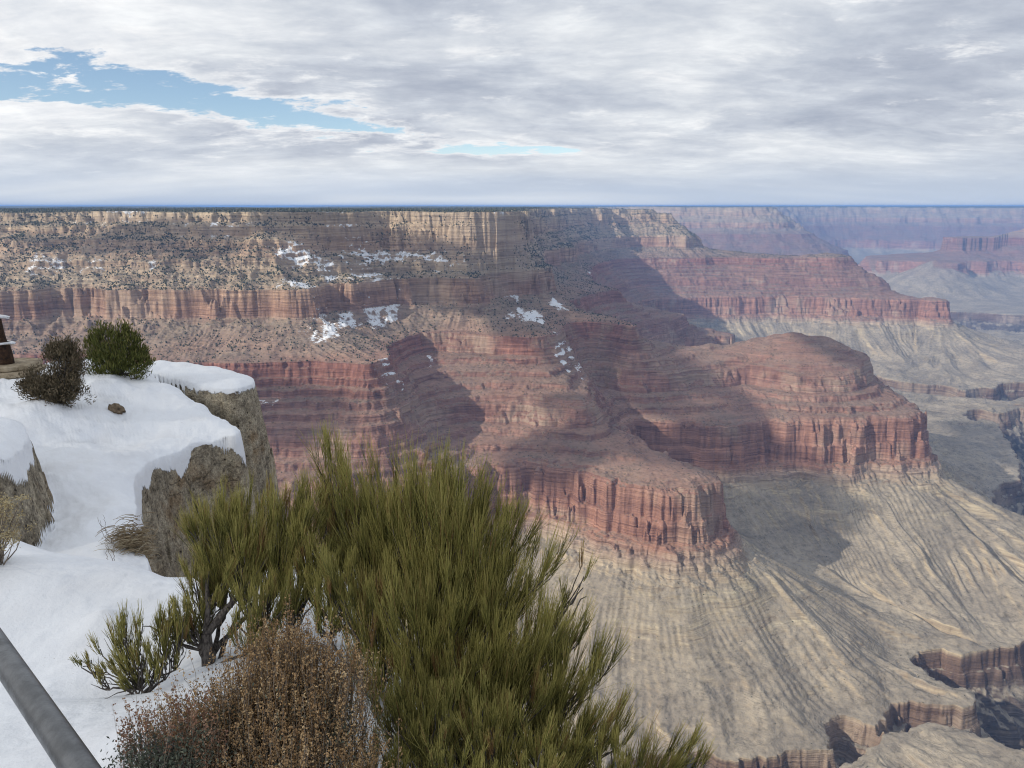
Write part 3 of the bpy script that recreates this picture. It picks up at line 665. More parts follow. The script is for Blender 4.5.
# ------------------------------------------------------------------ plants
def tag(o, label=None, cat=None, group=None):
    if label: o['label'] = label
    if cat: o['category'] = cat
    if group: o['group'] = group
    return o
def thing(name, label, cat, loc, group=None):
    o = bpy.data.objects.new(name, None); COL.objects.link(o); o.location = loc; o.empty_display_size = 0.1
    return tag(o, label, cat, group)
def link(name, me, mat, parent=None):
    o = bpy.data.objects.new(name, me); COL.objects.link(o)
    if mat: me.materials.append(mat)
    if parent:
        o.parent = parent; o.matrix_parent_inverse = Matrix.Translation(-parent.location)
    return o
def tubes_mesh(name, P, R, sides=3, tint=None):
    """P (N,K,3) centre lines, R (N,K) radii, tint (N,) one value per stem"""
    P = np.asarray(P, float); R = np.asarray(R, float)
    N, K, _ = P.shape
    T = np.gradient(P, axis=1); T /= np.linalg.norm(T, axis=2, keepdims=True) + 1e-9
    ref = np.where(np.abs(T[..., 2:3]) > .9, np.array([1.0, 0, 0]), np.array([0, 0, 1.0]))
    U = np.cross(T, ref); U /= np.linalg.norm(U, axis=2, keepdims=True) + 1e-9
    V = np.cross(T, U)
    ang = np.arange(sides) * 2 * math.pi / sides
    ring = P[:, :, None, :] + R[:, :, None, None] * (U[:, :, None, :] * np.cos(ang)[None, None, :, None] + V[:, :, None, :] * np.sin(ang)[None, None, :, None])
    co = ring.reshape(-1, 3).astype(np.float32)
    idx = np.arange(N * K * sides).reshape(N, K, sides); nx = np.roll(idx, -1, 2)
    q = np.stack([idx[:, :-1], nx[:, :-1], nx[:, 1:], idx[:, 1:]], -1).reshape(-1, 4)
    me = bpy.data.meshes.new(name)
    me.vertices.add(len(co)); me.vertices.foreach_set("co", co.ravel())
    me.loops.add(q.size); me.loops.foreach_set("vertex_index", q.ravel().astype(np.int32))
    me.polygons.add(len(q)); me.polygons.foreach_set("loop_start", np.arange(0, q.size, 4, dtype=np.int32)); me.polygons.foreach_set("loop_total", np.full(len(q), 4, np.int32))
    me.polygons.foreach_set("use_smooth", np.ones(len(q), bool))
    me.update(calc_edges=True)
    if tint is None: tint = RNG.random(N)
    a = me.attributes.new("tint", 'FLOAT', 'POINT'); a.data.foreach_set("value", np.repeat(tint, K * sides).astype(np.float32))
    tp = np.broadcast_to(np.linspace(0, 1, K)[None, :, None], (N, K, sides)).ravel()
    a = me.attributes.new("tip", 'FLOAT', 'POINT'); a.data.foreach_set("value", np.ascontiguousarray(tp).astype(np.float32))
    return me
def leaves_mesh(name, Cn, D, length, width, tint=None):
    """small folded leaves: centres, directions"""
    Cn = np.asarray(Cn, float); D = np.asarray(D, float); N = len(Cn)
    D = D / (np.linalg.norm(D, axis=1, keepdims=True) + 1e-9)
    S = np.cross(D, RNG.normal(size=(N, 3))); S /= np.linalg.norm(S, axis=1, keepdims=True) + 1e-9
    W = np.cross(D, S)
    L = np.broadcast_to(length, (N,))[:, None]; Wd = np.broadcast_to(width, (N,))[:, None]
    v = np.stack([Cn - D * L * .5, Cn + S * Wd * .5 + W * Wd * .2, Cn + D * L * .5, Cn - S * Wd * .5 + W * Wd * .2], 1)
    co = v.reshape(-1, 3).astype(np.float32)
    q = np.arange(N * 4).reshape(N, 4)
    me = bpy.data.meshes.new(name)
    me.vertices.add(len(co)); me.vertices.foreach_set("co", co.ravel())
    me.loops.add(q.size); me.loops.foreach_set("vertex_index", q.ravel().astype(np.int32))
    me.polygons.add(N); me.polygons.foreach_set("loop_start", np.arange(0, q.size, 4, dtype=np.int32)); me.polygons.foreach_set("loop_total", np.full(N, 4, np.int32))
    me.update(calc_edges=True)
    if tint is None: tint = RNG.random(N)
    a = me.attributes.new("tint", 'FLOAT', 'POINT'); a.data.foreach_set("value", np.repeat(tint, 4).astype(np.float32))
    a = me.attributes.new("tip", 'FLOAT', 'POINT'); a.data.foreach_set("value", np.tile([0, .5, 1, .5], N).astype(np.float32))
    return me
def plant_material(name, stops, tipcol, tipamt=.5, rough=.7, trans=0.0):
    m, t, b = principled(name)
    a = t.new('ShaderNodeAttribute', attribute_name='tint'); k = t.new('ShaderNodeAttribute', attribute_name='tip')
    c = t.ramp(a.outputs['Fac'], stops)
    c = t.mix(t.math('MULTIPLY', t.ss(k.outputs['Fac'], .45, 1.0), tipamt), c, tipcol)
    t.put(b.inputs['Base Color'], c); b.inputs['Roughness'].default_value = rough
    return m
def bark_material(name, c0, c1):
    m, t, b = principled(name)
    g = t.new('ShaderNodeNewGeometry')
    n = t.noise(t.vmath('MULTIPLY', g.outputs['Position'], (1, 1, .3)), 90, 4, .6)
    t.put(b.inputs['Base Color'], t.mix(t.ss(n, .35, .65), c0, c1))
    bp_ = t.new('ShaderNodeBump'); bp_.inputs['Distance'].default_value = .004; t.put(bp_.inputs['Height'], n); t.l.new(bp_.outputs[0], b.inputs['Normal'])
    return m
M_EPH = plant_material("jointfir_stem", [(0, (.085, .085, .030)), (.35, (.18, .178, .052)), (.7, (.31, .285, .085)), (.93, (.42, .35, .13)), (1, (.26, .16, .07))], (.50, .44, .14), .7, .5)
M_BARK = bark_material("grey_bark", (.055, .048, .045), (.17, .15, .135))
M_TWIG = bark_material("pale_twig", (.16, .125, .095), (.30, .25, .20))
M_SAGE = plant_material("dry_seed_husk", [(0, (.18, .105, .05)), (.4, (.35, .215, .105)), (.75, (.48, .325, .165)), (1, (.58, .45, .27))], (.36, .26, .15), .3)
M_SAGEL = plant_material("sage_leaf", [(0, (.045, .055, .045)), (.5, (.085, .10, .075)), (1, (.16, .17, .12))], (.2, .2, .15), .3)
M_RED = plant_material("red_seed", [(0, (.15, .07, .045)), (.5, (.27, .145, .095)), (1, (.40, .27, .18))], (.4, .26, .18), .3)
M_JUN = plant_material("juniper_spray", [(0, (.045, .055, .016)), (.5, (.095, .11, .030)), (.85, (.15, .16, .042)), (1, (.22, .19, .07))], (.24, .23, .07), .45)
M_BRUSH = plant_material("bitterbrush_twig", [(0, (.055, .05, .032)), (.5, (.11, .092, .058)), (1, (.22, .17, .11))], (.27, .20, .13), .45)
M_STRAW = plant_material("dry_straw", [(0, (.20, .145, .085)), (.5, (.36, .28, .18)), (1, (.50, .42, .29))], (.5, .42, .28), .3)
M_RABBIT = plant_material("rabbitbrush_head", [(0, (.30, .22, .10)), (.5, (.45, .36, .19)), (1, (.55, .48, .32))], (.55, .48, .3), .3)

def branch(a, b, K=7, wob=.05, sag=0.0):
    a = np.array(a, float); b = np.array(b, float); u = np.linspace(0, 1, K)[:, None]
    L = np.linalg.norm(b - a)
    n = np.cumsum(RNG.normal(size=(K, 3)) * wob * L * .35, 0); n -= u * n[-1]; n[0] = 0
    p = a + (b - a) * u + n
    p[:, 2] -= sag * L * 4 * (u * (1 - u))[:, 0]
    return p
def plume(base, tip, w, n, K=5, rad=.0019):
    """a limb of the shrub: many small brooms, each fanning from its own node on a side branch"""
    base = np.array(base); tip = np.array(tip); ax = tip - base; L = np.linalg.norm(ax); ax /= L
    nb = max(5, int(n / 17)); per = int(n / nb)
    u = RNG.uniform(.05, .80, nb); th = RNG.uniform(0, 2 * math.pi, nb); rr = np.sqrt(RNG.random(nb))
    disc = np.stack([np.cos(th) * rr, np.sin(th) * rr, np.zeros(nb)], 1)
    o = base + ax * (u * L)[:, None] + disc * (w * (.35 + .65 * u))[:, None]
    a = ax * .45 + np.array([0, 0, .62]) + disc * .22 + RNG.normal(size=(nb, 3)) * .11
    a /= np.linalg.norm(a, axis=1, keepdims=True)
    bl = L * RNG.uniform(.26, .58, nb) * (1.12 - .5 * u)
    shade = np.clip(RNG.normal(.40, .17, nb), .05, .8)
    i = np.repeat(np.arange(nb), per); m = len(i)
    f = RNG.random(m) ** 1.5
    s = o[i] + a[i] * (bl[i] * f * .45)[:, None] + RNG.normal(size=(m, 3)) * .006
    d = a[i] + RNG.normal(size=(m, 3)) * .115
    d /= np.linalg.norm(d, axis=1, keepdims=True)
    ln = bl[i] * RNG.uniform(.5, 1.0, m) * (1 - .3 * f)
    bend = (a[i] - d) * .25 + RNG.normal(size=(m, 3)) * .06 + np.array([0, 0, .06])
    k = np.linspace(0, 1, K)
    P = s[:, None, :] + d[:, None, :] * (ln[:, None] * k)[:, :, None] + bend[:, None, :] * (ln[:, None] * k ** 2)[:, :, None]
    R = rad * RNG.uniform(.75, 1.3, m)[:, None] * np.interp(k, [0, .7, 1], [1.15, .9, .35])[None]
    j = RNG.integers(1, K - 2, m); s2 = P[np.arange(m), j]
    d2 = d + RNG.normal(size=(m, 3)) * .22; d2 /= np.linalg.norm(d2, axis=1, keepdims=True)
    l2 = ln * RNG.uniform(.35, .65, m)
    P2 = s2[:, None, :] + d2[:, None, :] * (l2[:, None] * k)[:, :, None] + bend[:, None, :] * (l2[:, None] * k ** 2)[:, :, None]
    tint = np.clip(shade[i] + RNG.normal(size=m) * .24, 0, .92); tint[RNG.random(m) < .04] = 1.0; tint[(RNG.random(nb) < .05)[i]] = 1.0
    # the woody twig that carries each broom
    tw = np.stack([base + ax * (u * L * .55)[:, None] + disc * (w * .25), o + a * (bl * .2)[:, None]], 1)
    PT = tw[:, :1] + (tw[:, 1:] - tw[:, :1]) * k[None, :, None] + RNG.normal(size=(nb, K, 3)) * .006
    return np.concatenate([P, P2]), np.concatenate([R, R * .8]), np.concatenate([tint, np.clip(tint + .08, 0, 1)]), PT
def ephedra(name, label, root, clumps, cat='shrub', wood_r=.016, dens=1.4, rad=.00125, group=None):
    t = thing(name, label, cat, root, group)
    Ps, Rs, Ts, PTs = [], [], [], []
    for base, tip, w, n in clumps:
        P, R, T, PT = plume(base, tip, w, int(n * dens), rad=rad); PTs.append(PT); Ps.append(P); Rs.append(R); Ts.append(T)
    link('green_stems', tubes_mesh('green_stems', np.concatenate(Ps), np.concatenate(Rs), 3, np.concatenate(Ts)), M_EPH, t)
    PT = np.concatenate(PTs)
    link('broom_twigs', tubes_mesh('broom_twigs', PT, np.tile(np.linspace(.005, .0025, 5), (len(PT), 1)), 4), M_BARK, t)
    W, RW = [], []
    for base, tip, w, n in clumps:
        ra = np.array(root) + RNG.normal(size=3) * [.03, .03, 0]
        p = branch(ra, base, 7, .10, -.06); W.append(p); RW.append(np.linspace(wood_r, wood_r * .5, 7))
        b = np.array(base); ti = np.array(tip)
        for q in range(5):
            e = b + (ti - b) * RNG.uniform(.35, .7) + RNG.normal(size=3) * w * .55
            W.append(branch(b, e, 7, .10)); RW.append(np.linspace(wood_r * .5, wood_r * .12, 7))
    link('woody_branches', tubes_mesh('woody_branches', np.array(W), np.array(RW), 6), M_BARK, t)
    return t
EPH_MAIN = [
    ((-0.701, 4.121, -2.591), (-1.0, 4.362, -1.552), 0.252, 900), ((-0.598, 4.045, -2.477), (-0.656, 4.27, -1.507), 0.246, 900), ((-0.47, 3.942, -2.478), (-0.327, 4.185, -1.429), 0.275, 1000),
    ((-0.347, 3.84, -2.476), (-0.039, 4.032, -1.647), 0.213, 800), ((-0.284, 3.726, -2.525), (0.18, 3.887, -1.833), 0.186, 700), ((-0.427, 3.502, -2.608), (-0.479, 3.672, -1.872), 0.286, 900),
    ((-0.315, 3.391, -2.642), (-0.112, 3.538, -2.008), 0.279, 900), ((-0.213, 3.38, -2.691), (0.269, 3.534, -2.023), 0.244, 800), ((0.04, 3.271, -2.719), (0.416, 3.41, -2.116), 0.188, 600),
    ((-0.154, 3.163, -2.741), (0.039, 3.293, -2.178), 0.279, 800), ((0.131, 3.067, -2.712), (0.516, 3.16, -2.311), 0.197, 500), ((0.401, 2.951, -2.77), (0.811, 3.041, -2.38), 0.173, 420),
    ((-0.431, 3.067, -2.712), (-0.525, 3.204, -2.119), 0.234, 600), ((0.176, 3.686, -2.257), (0.47, 3.792, -1.799), 0.059, 40), ((-1.0, 4.216, -2.182), (-1.084, 4.416, -1.319), 0.078, 130), ((-0.722, 3.701, -2.632), (-0.804, 3.874, -1.886), 0.273, 800),
    ((-0.352, 2.811, -2.486), (-0.374, 2.918, -2.026), 0.172, 500), ((-0.095, 2.801, -2.528), (-0.095, 2.903, -2.089), 0.180, 500), ((0.142, 2.782, -2.612), (0.185, 2.887, -2.16), 0.163, 420), ((0.367, 2.679, -2.614), (0.45, 2.778, -2.188), 0.142, 300), ((-0.513, 2.623, -2.414), (-0.513, 2.695, -2.1), 0.161, 350), ((-0.242, 2.52, -2.413), (-0.223, 2.604, -2.051), 0.156, 400), ((0.031, 2.512, -2.451), (0.07, 2.6, -2.07), 0.156, 380), ((-1.157, 4.007, -2.199), (-1.146, 4.117, -1.725), 0.149, 350), ((-0.995, 3.775, -2.312), (-0.968, 3.874, -1.886), 0.186, 420), ((-0.97, 4.189, -2.299), (-1.138, 4.341, -1.645), 0.180, 400)]
EPH_LEFT = [
    ((-1.644, 3.994, -2.255), (-1.759, 4.136, -1.641), 0.155, 520), ((-1.558, 3.994, -2.255), (-1.472, 4.143, -1.613), 0.206, 650), ((-1.386, 4.007, -2.199), (-1.186, 4.147, -1.596), 0.172, 520),
    ((-1.706, 3.763, -2.365), (-1.898, 3.817, -2.131), 0.109, 150), ((-1.405, 3.751, -2.419), (-1.367, 3.856, -1.966), 0.219, 500), ((-1.243, 3.865, -2.367), (-1.131, 3.966, -1.931), 0.123, 300), ((-1.747, 3.865, -2.367), (-1.663, 3.966, -1.931), 0.168, 300)]
EPH_SPRIG = [
    ((-1.913, 3.493, -2.425), (-2.196, 3.539, -2.225), 0.072, 45), ((-1.913, 3.493, -2.425), (-2.093, 3.576, -2.064), 0.072, 60), ((-1.913, 3.493, -2.425), (-1.975, 3.588, -2.014), 0.072, 60),
    ((-1.903, 3.493, -2.425), (-1.862, 3.551, -2.175), 0.062, 40), ((-1.914, 3.448, -2.394), (-2.118, 3.469, -2.305), 0.071, 35), ((-1.862, 3.493, -2.425), (-1.749, 3.551, -2.175), 0.062, 40),
    ((-1.807, 3.549, -2.405), (-1.833, 3.643, -1.999), 0.068, 90), ((-1.777, 3.605, -2.384), (-1.724, 3.688, -2.024), 0.074, 100), ((-2.068, 3.493, -2.425), (-2.222, 3.533, -2.25), 0.051, 40)]
GSH = 'green broom-like shrubs on the rim'
ephedra('jointfir_shrub', 'largest green broom-like shrub, wide and dense, filling the bottom centre beside the drop', (-0.35, 3.45, ground_z(-0.35, 3.45) - .03), EPH_MAIN, wood_r=.018, dens=1.7, group=GSH)
lt = ephedra('jointfir_shrub', 'mid-sized green shrub with a forked grey trunk rising from the snow', (-1.66, 3.74, ground_z(-1.66, 3.74) - .03), EPH_LEFT, wood_r=.017, dens=2.3, group=GSH)
# its forked trunk
tr = [branch((-1.66, 3.74, ground_z(-1.66, 3.74) - .05), (-1.675, 3.79, -2.28), 7, .03), branch((-1.675, 3.79, -2.29), (-1.47, 3.93, -2.06), 7, .06), branch((-1.675, 3.79, -2.29), (-1.69, 3.93, -1.98), 7, .06), branch((-1.47, 3.93, -2.06), (-1.33, 4.02, -1.86), 7, .06), branch((-1.56, 3.87, -2.17), (-1.50, 4.02, -1.8), 7, .06)]
trr = [np.linspace(.040, .028, 7), np.linspace(.024, .013, 7), np.linspace(.021, .010, 7), np.linspace(.013, .006, 7), np.linspace(.012, .005, 7)]
link('trunk', tubes_mesh('trunk', np.array(tr), np.array(trr), 8), M_BARK, lt)
ephedra('jointfir_shrub', 'smallest green shrub, sparse sprigs fanning low out of the snow left of the forked trunk', (-1.90, 3.47, ground_z(-1.90, 3.47) - .03), EPH_SPRIG, wood_r=.008, dens=2.6, rad=.0013, group=GSH)

# ---- sagebrush: upright twigs strung with little dry husks, grey leaves low down
def sage(name, label, root, tips, n, w, husk, leaf, hus_per=16, leaf_n=2500, leaf_c=None, stalk=.0016, group=None):
    t = thing(name, label, 'shrub', root, group)
    root = np.array(root); tips = np.array(tips)
    k = RNG.integers(0, len(tips), n); u0 = RNG.uniform(0, .55, n)
    tp = tips[k] + RNG.normal(size=(n, 3)) * np.array([w, w, w * .5])
    hgt = (tips[k] - root)[:, 2] * (1 - u0) * .9
    tp[:, 2] -= np.abs(RNG.normal(size=n)) * .07
    st = tp + (root - tips[k]) * (1 - u0)[:, None] * np.array([.32, .32, 0]) - np.stack([0 * hgt, 0 * hgt, hgt], 1) + RNG.normal(size=(n, 3)) * np.array([.02, .02, .015])
    K = 5; kk = np.linspace(0, 1, K)
    P = st[:, None] + (tp - st)[:, None] * kk[None, :, None] + RNG.normal(size=(n, K, 3)) * .006
    ln = np.linalg.norm(tp - st, axis=1)
    link('twigs', tubes_mesh('twigs', P, np.outer(np.full(n, stalk), np.linspace(1, .4, K)), 3), M_TWIG, t)
    m = n * hus_per; i = np.repeat(np.arange(n), hus_per); u = 1.02 - .68 * RNG.random(m) ** 1.25
    c = st[i] + (tp - st)[i] * u[:, None] + RNG.normal(size=(m, 3)) * .005
    d = (tp - st)[i] / (ln[i][:, None] + 1e-6) * .6 + RNG.normal(size=(m, 3)) * .5
    link('seed_husks', leaves_mesh('seed_husks', c, d, RNG.uniform(.007, .013, m), RNG.uniform(.005, .008, m), np.clip(RNG.normal(.5, .22, n)[i] + RNG.normal(size=m) * .12, 0, 1)), husk, t)
    if leaf_n:
        lc = np.array(leaf_c); q = RNG.integers(0, len(lc), leaf_n)
        c = lc[q][:, :3] + RNG.normal(size=(leaf_n, 3)) * lc[q][:, 3:4]
        link('grey_leaves', leaves_mesh('grey_leaves', c, RNG.normal(size=(leaf_n, 3)) * .6 + [0, 0, .6], RNG.uniform(.010, .020, leaf_n), RNG.uniform(.004, .008, leaf_n)), leaf, t)
    W = [branch(root + RNG.normal(size=3) * [.05, .04, 0], root + (tips[j % len(tips)] - root) * .6 + RNG.normal(size=3) * w, 7, .1) for j in range(22)]
    link('woody_branches', tubes_mesh('woody_branches', np.array(W), np.tile(np.linspace(.008, .002, 7), (22, 1)), 5), M_BARK, t)
    return t
sage('sagebrush', 'dry brown sagebrush heavy with tan husks in front of the green shrubs', (-0.86, 2.62, ground_z(-.86, 2.62) - .02),
     [(-.901, 2.742, -1.70), (-1.05, 2.76, -1.85), (-.70, 2.684, -1.74), (-1.19, 2.653, -1.88), (-.773, 2.50, -1.80), (-.95, 2.6, -1.80), (-.62, 2.5, -1.95), (-1.30, 2.62, -1.92), (-.85, 2.45, -1.9), (-1.1, 2.5, -1.95), (-.901, 2.742, -1.63), (-.97, 2.72, -1.70), (-.80, 2.70, -1.68)], 2700, .085, M_SAGE, M_SAGEL, 24, 3200,
     [(-.72, 2.60, -1.92, .07), (-.80, 2.55, -2.0, .09), (-.66, 2.55, -2.0, .06), (-1.12, 2.60, -1.95, .05), (-.95, 2.5, -2.05, .1)])
sage('sagebrush', 'low grey-leaved sagebrush with thin red-brown seed stalks against the snow', (-1.24, 2.36, ground_z(-1.24, 2.36) - .02),
     [(-1.36, 2.43, -1.72), (-1.29, 2.43, -1.70), (-1.22, 2.44, -1.69), (-1.14, 2.44, -1.72), (-1.40, 2.42, -1.80), (-1.18, 2.4, -1.78), (-1.08, 2.4, -1.8)], 95, .035, M_RED, M_SAGEL, 26, 3400,
     [(-1.34, 2.38, -1.93, .045), (-1.25, 2.37, -1.92, .05), (-1.15, 2.38, -1.90, .05), (-1.30, 2.34, -2.0, .06), (-1.2, 2.34, -2.0, .06)], stalk=.0012)

# ---- shrubs farther along the ledge
def bushy(name, label, cat, root, blobs, n, mat, ll, lw, woodmat=M_BARK, up=.6, group=None, part='foliage', nb=26, trunk=.03):
    t = thing(name, label, cat, root, group)
    root = np.array(root); B = np.array(blobs)
    wts = B[:, 3] ** 2; q = RNG.choice(len(B), n, p=wts / wts.sum())
    v = RNG.normal(size=(n, 3)); v /= np.linalg.norm(v, axis=1, keepdims=True)
    rad = B[q][:, 3] * RNG.random(n) ** (1 / 2.2)
    # sprays: leaves gather in tufts
    tuft = RNG.integers(0, 60, n); off = np.random.default_rng(5).normal(size=(60 * len(B), 3))[tuft + 60 * q] * (B[q][:, 3:4] * .42)
    c = B[q][:, :3] + off * .95 + v * rad[:, None] * .42
    d = (c - root) / (np.linalg.norm(c - root, axis=1, keepdims=True)) * .7 + RNG.normal(size=(n, 3)) * .55 + [0, 0, up]
    link(part, leaves_mesh(part, c, d, RNG.uniform(.7, 1.3, n) * ll, RNG.uniform(.7, 1.3, n) * lw), mat, t)
    W = [branch(root + RNG.normal(size=3) * [.04, .04, 0], B[j % len(B)][:3] + RNG.normal(size=3) * B[j % len(B)][3] * .45, 7, .12) for j in range(nb)]
    link('branches', tubes_mesh('branches', np.array(W), np.tile(np.linspace(trunk, .004, 7), (nb, 1)), 5), woodmat, t)
    return t
bx, by = -8.80, 14.5; bz0 = ground_z(bx, by)
bushy('bitterbrush', 'dark brown leafless-looking bush standing in the snow left of the green juniper', 'bush', (bx, by, bz0), 
      [(bx - .35, by, bz0 + .38, .36), (bx - .05, by - .1, bz0 + .35, .36), (bx + .25, by, bz0 + .5, .30), (bx + .18, by + .1, bz0 + .92, .30), (bx + .02, by, bz0 + 1.05, .22), (bx + .38, by, bz0 + .75, .22), (bx - .55, by, bz0 + .42, .22), (bx - .2, by, bz0 + .2, .3), (bx + .2, by, bz0 + .25, .3), (bx + .3, by, bz0 + 1.1, .2)], 15000, M_BRUSH, .075, .017, up=.5, nb=60, trunk=.022)
px_, py_ = -9.05, 17.3; pz0 = ground_z(px_, py_)
bushy('juniper', 'bright green bushy juniper growing at the edge of the ledge', 'tree', (px_, py_, pz0),
      [(px_ - .30, py_, pz0 + .55, .36), (px_ + .05, py_ - .1, pz0 + .45, .36), (px_ + .40, py_, pz0 + .42, .30), (px_ - .25, py_, pz0 + .98, .27), (px_ + .15, py_, pz0 + .85, .30), (px_ + .42, py_, pz0 + .78, .22), (px_ - .5, py_, pz0 + .5, .2), (px_ + .62, py_, pz0 + .5, .16), (px_ - .45, py_, pz0 + .85, .16), (px_ + .25, py_, pz0 + 1.08, .15), (px_ - .42, py_ - .1, pz0 + .2, .26), (px_ + .45, py_ - .1, pz0 + .15, .26), (px_, py_ - .2, pz0 + .18, .28), (px_ - .6, py_, pz0 + .75, .15), (px_ + .7, py_, pz0 + .3, .15)], 7000, M_JUN, .13, .020, up=1.1, nb=40, trunk=.03)
gx_, gy_ = -4.02, 6.55; gz0 = ground_z(gx_, gy_) - .02
bushy('twiggy_shrub', 'small grey leafless twiggy shrub in the hollow between two snowdrifts', 'shrub', (gx_, gy_, gz0), [(gx_ - .12, gy_, gz0 + .16, .14), (gx_ + .1, gy_, gz0 + .12, .14), (gx_ + .28, gy_ - .05, gz0 + .06, .1)], 900, M_BRUSH, .05, .006, up=.9, nb=90, trunk=.006)
# rabbitbrush at the left edge
rx, ry = -3.62, 4.95; rz = ground_z(rx, ry) - .02
rb = thing('rabbitbrush', 'pale yellow dried rabbitbrush cut by the left edge of the picture', 'shrub', (rx, ry, rz))
tips = np.stack([rx + RNG.normal(size=70) * .13, ry + RNG.normal(size=70) * .13, rz + RNG.uniform(.18, .50, 70)], 1)
link('twigs', tubes_mesh('twigs', np.array([branch((rx + RNG.normal() * .03, ry + RNG.normal() * .03, rz), q, 6, .06) for q in tips]), np.tile(np.linspace(.005, .0016, 6), (70, 1)), 4), M_TWIG, rb)
hc = np.repeat(tips, 34, 0) + RNG.normal(size=(70 * 34, 3)) * .022
link('flower_heads', leaves_mesh('flower_heads', hc, RNG.normal(size=hc.shape) + [0, 0, 1], .018, .008), M_RABBIT, rb)
# dry grass clinging to the edge
def grass(name, label, root, n, ln, lean, spread, mat=M_STRAW, group=None, hw=.0022):
    t = thing(name, label, 'grass', root, group)
    s = np.array(root) + RNG.normal(size=(n, 3)) * np.array([spread[0], spread[1], spread[2]])
    d = np.array(lean) + RNG.normal(size=(n, 3)) * .16; L = RNG.uniform(.5, 1.1, n) * ln
    k = np.linspace(0, 1, 6)
    P = s[:, None] + d[:, None] * (L[:, None] * k)[:, :, None]; P[:, :, 2] -= (L[:, None] * k ** 2) * .35
    link('blades', tubes_mesh('blades', P, np.outer(RNG.uniform(.6, 1.3, n) * hw, np.linspace(1, .35, 6)), 3), mat, t)
    return t
def stalk_plant(name, label, spots, group=None):
    for i, (x, y, h, lx) in enumerate(spots):
        z = ground_z(x, y)
        t = thing(name, label[i], 'dried plant', (x, y, z - .01), group)
        n = 3
        for _ in range(n):
            P = branch((x, y, z - .02), (x + lx + RNG.normal() * .05, y + RNG.normal() * .04, z + h * RNG.uniform(.7, 1)), 24, .06)[None]
            sm = link('stem', tubes_mesh('stem', P, np.linspace(.004, .0018, 24)[None], 4), M_TWIG, t)
            c = np.repeat(P[0, 10:], 5, 0) + RNG.normal(size=(70, 3)) * .009
            sd = link('seed_head', leaves_mesh('seed_head', c, RNG.normal(size=c.shape), .040, .018), M_RED)
            sd.parent = sm; sd.matrix_parent_inverse = Matrix.Translation(-t.location)
# ------------------------------------------------------------------ small things along the rim
grass('grass_tuft', 'tan dried grass tuft hanging over the snow-free edge of the drift', (-4.80, 9.1, ground_z(-4.9, 9.15) - .02), 900, .30, (-.5, -.4, .3), (.11, .09, .14), hw=.006)
stalk_plant('seed_stalk', ['dried seed stalk poking from the drift, left one of the sloping row', 'dried seed stalk with dense brown seeds at the foot of the drift', 'dried seed stalk leaning beside the tan grass tuft'],
            [(-5.05, 9.0, .40, -.12), (-4.85, 8.55, .42, .03), (-5.0, 9.75, .35, .16)], 'dried stalks in the snow')
def metal(name, col, rough=.38):
    m, t, b = principled(name)
    g = t.new('ShaderNodeNewGeometry'); n = t.noise(g.outputs['Position'], 35, 5, .6); n2 = t.noise(g.outputs['Position'], 240, 2, .5)
    t.put(b.inputs['Base Color'], t.mix(t.ss(n, .35, .7), col, tuple(c * .72 for c in col))); b.inputs['Metallic'].default_value = 1.0
    t.put(b.inputs['Roughness'], t.lin(n, .3, .7, rough - .08, rough + .12))
    bp_ = t.new('ShaderNodeBump'); bp_.inputs['Distance'].default_value = .0006; t.put(bp_.inputs['Height'], n2); t.l.new(bp_.outputs[0], b.inputs['Normal'])
    return m
M_STEEL = metal("galvanised_steel", (.20, .205, .21))
def tube_obj(name, pts, r, mat, parent, sides=28):
    P = np.array(pts, float)[None]
    return link(name, tubes_mesh(name, P, np.full((1, P.shape[1]), r), sides), mat, parent)
# handrail beside the viewer
A = np.array((-0.847, 1.134, -0.712)); B = np.array((-0.537, 0.835, -0.712)); d = (B - A) / np.linalg.norm(B - A)
e0 = A - d * 1.5; e1 = B + d * 1.3
hr = thing('handrail', 'grey galvanised steel handrail crossing the lower left corner', 'railing', tuple((e0 + e1) / 2 * [1, 1, 0] + [0, 0, -1.65]))
tube_obj('rail', [e0 + (e1 - e0) * u for u in np.linspace(0, 1, 9)], .0198, M_STEEL, hr, 40)
for q in (e0 + d * .12, e1 - d * .12):
    tube_obj('post', [q + [0, 0, -.02], q + [0, 0, -.5], (q[0], q[1], ground_z(q[0], q[1]) - .05)], .021, M_STEEL, hr)
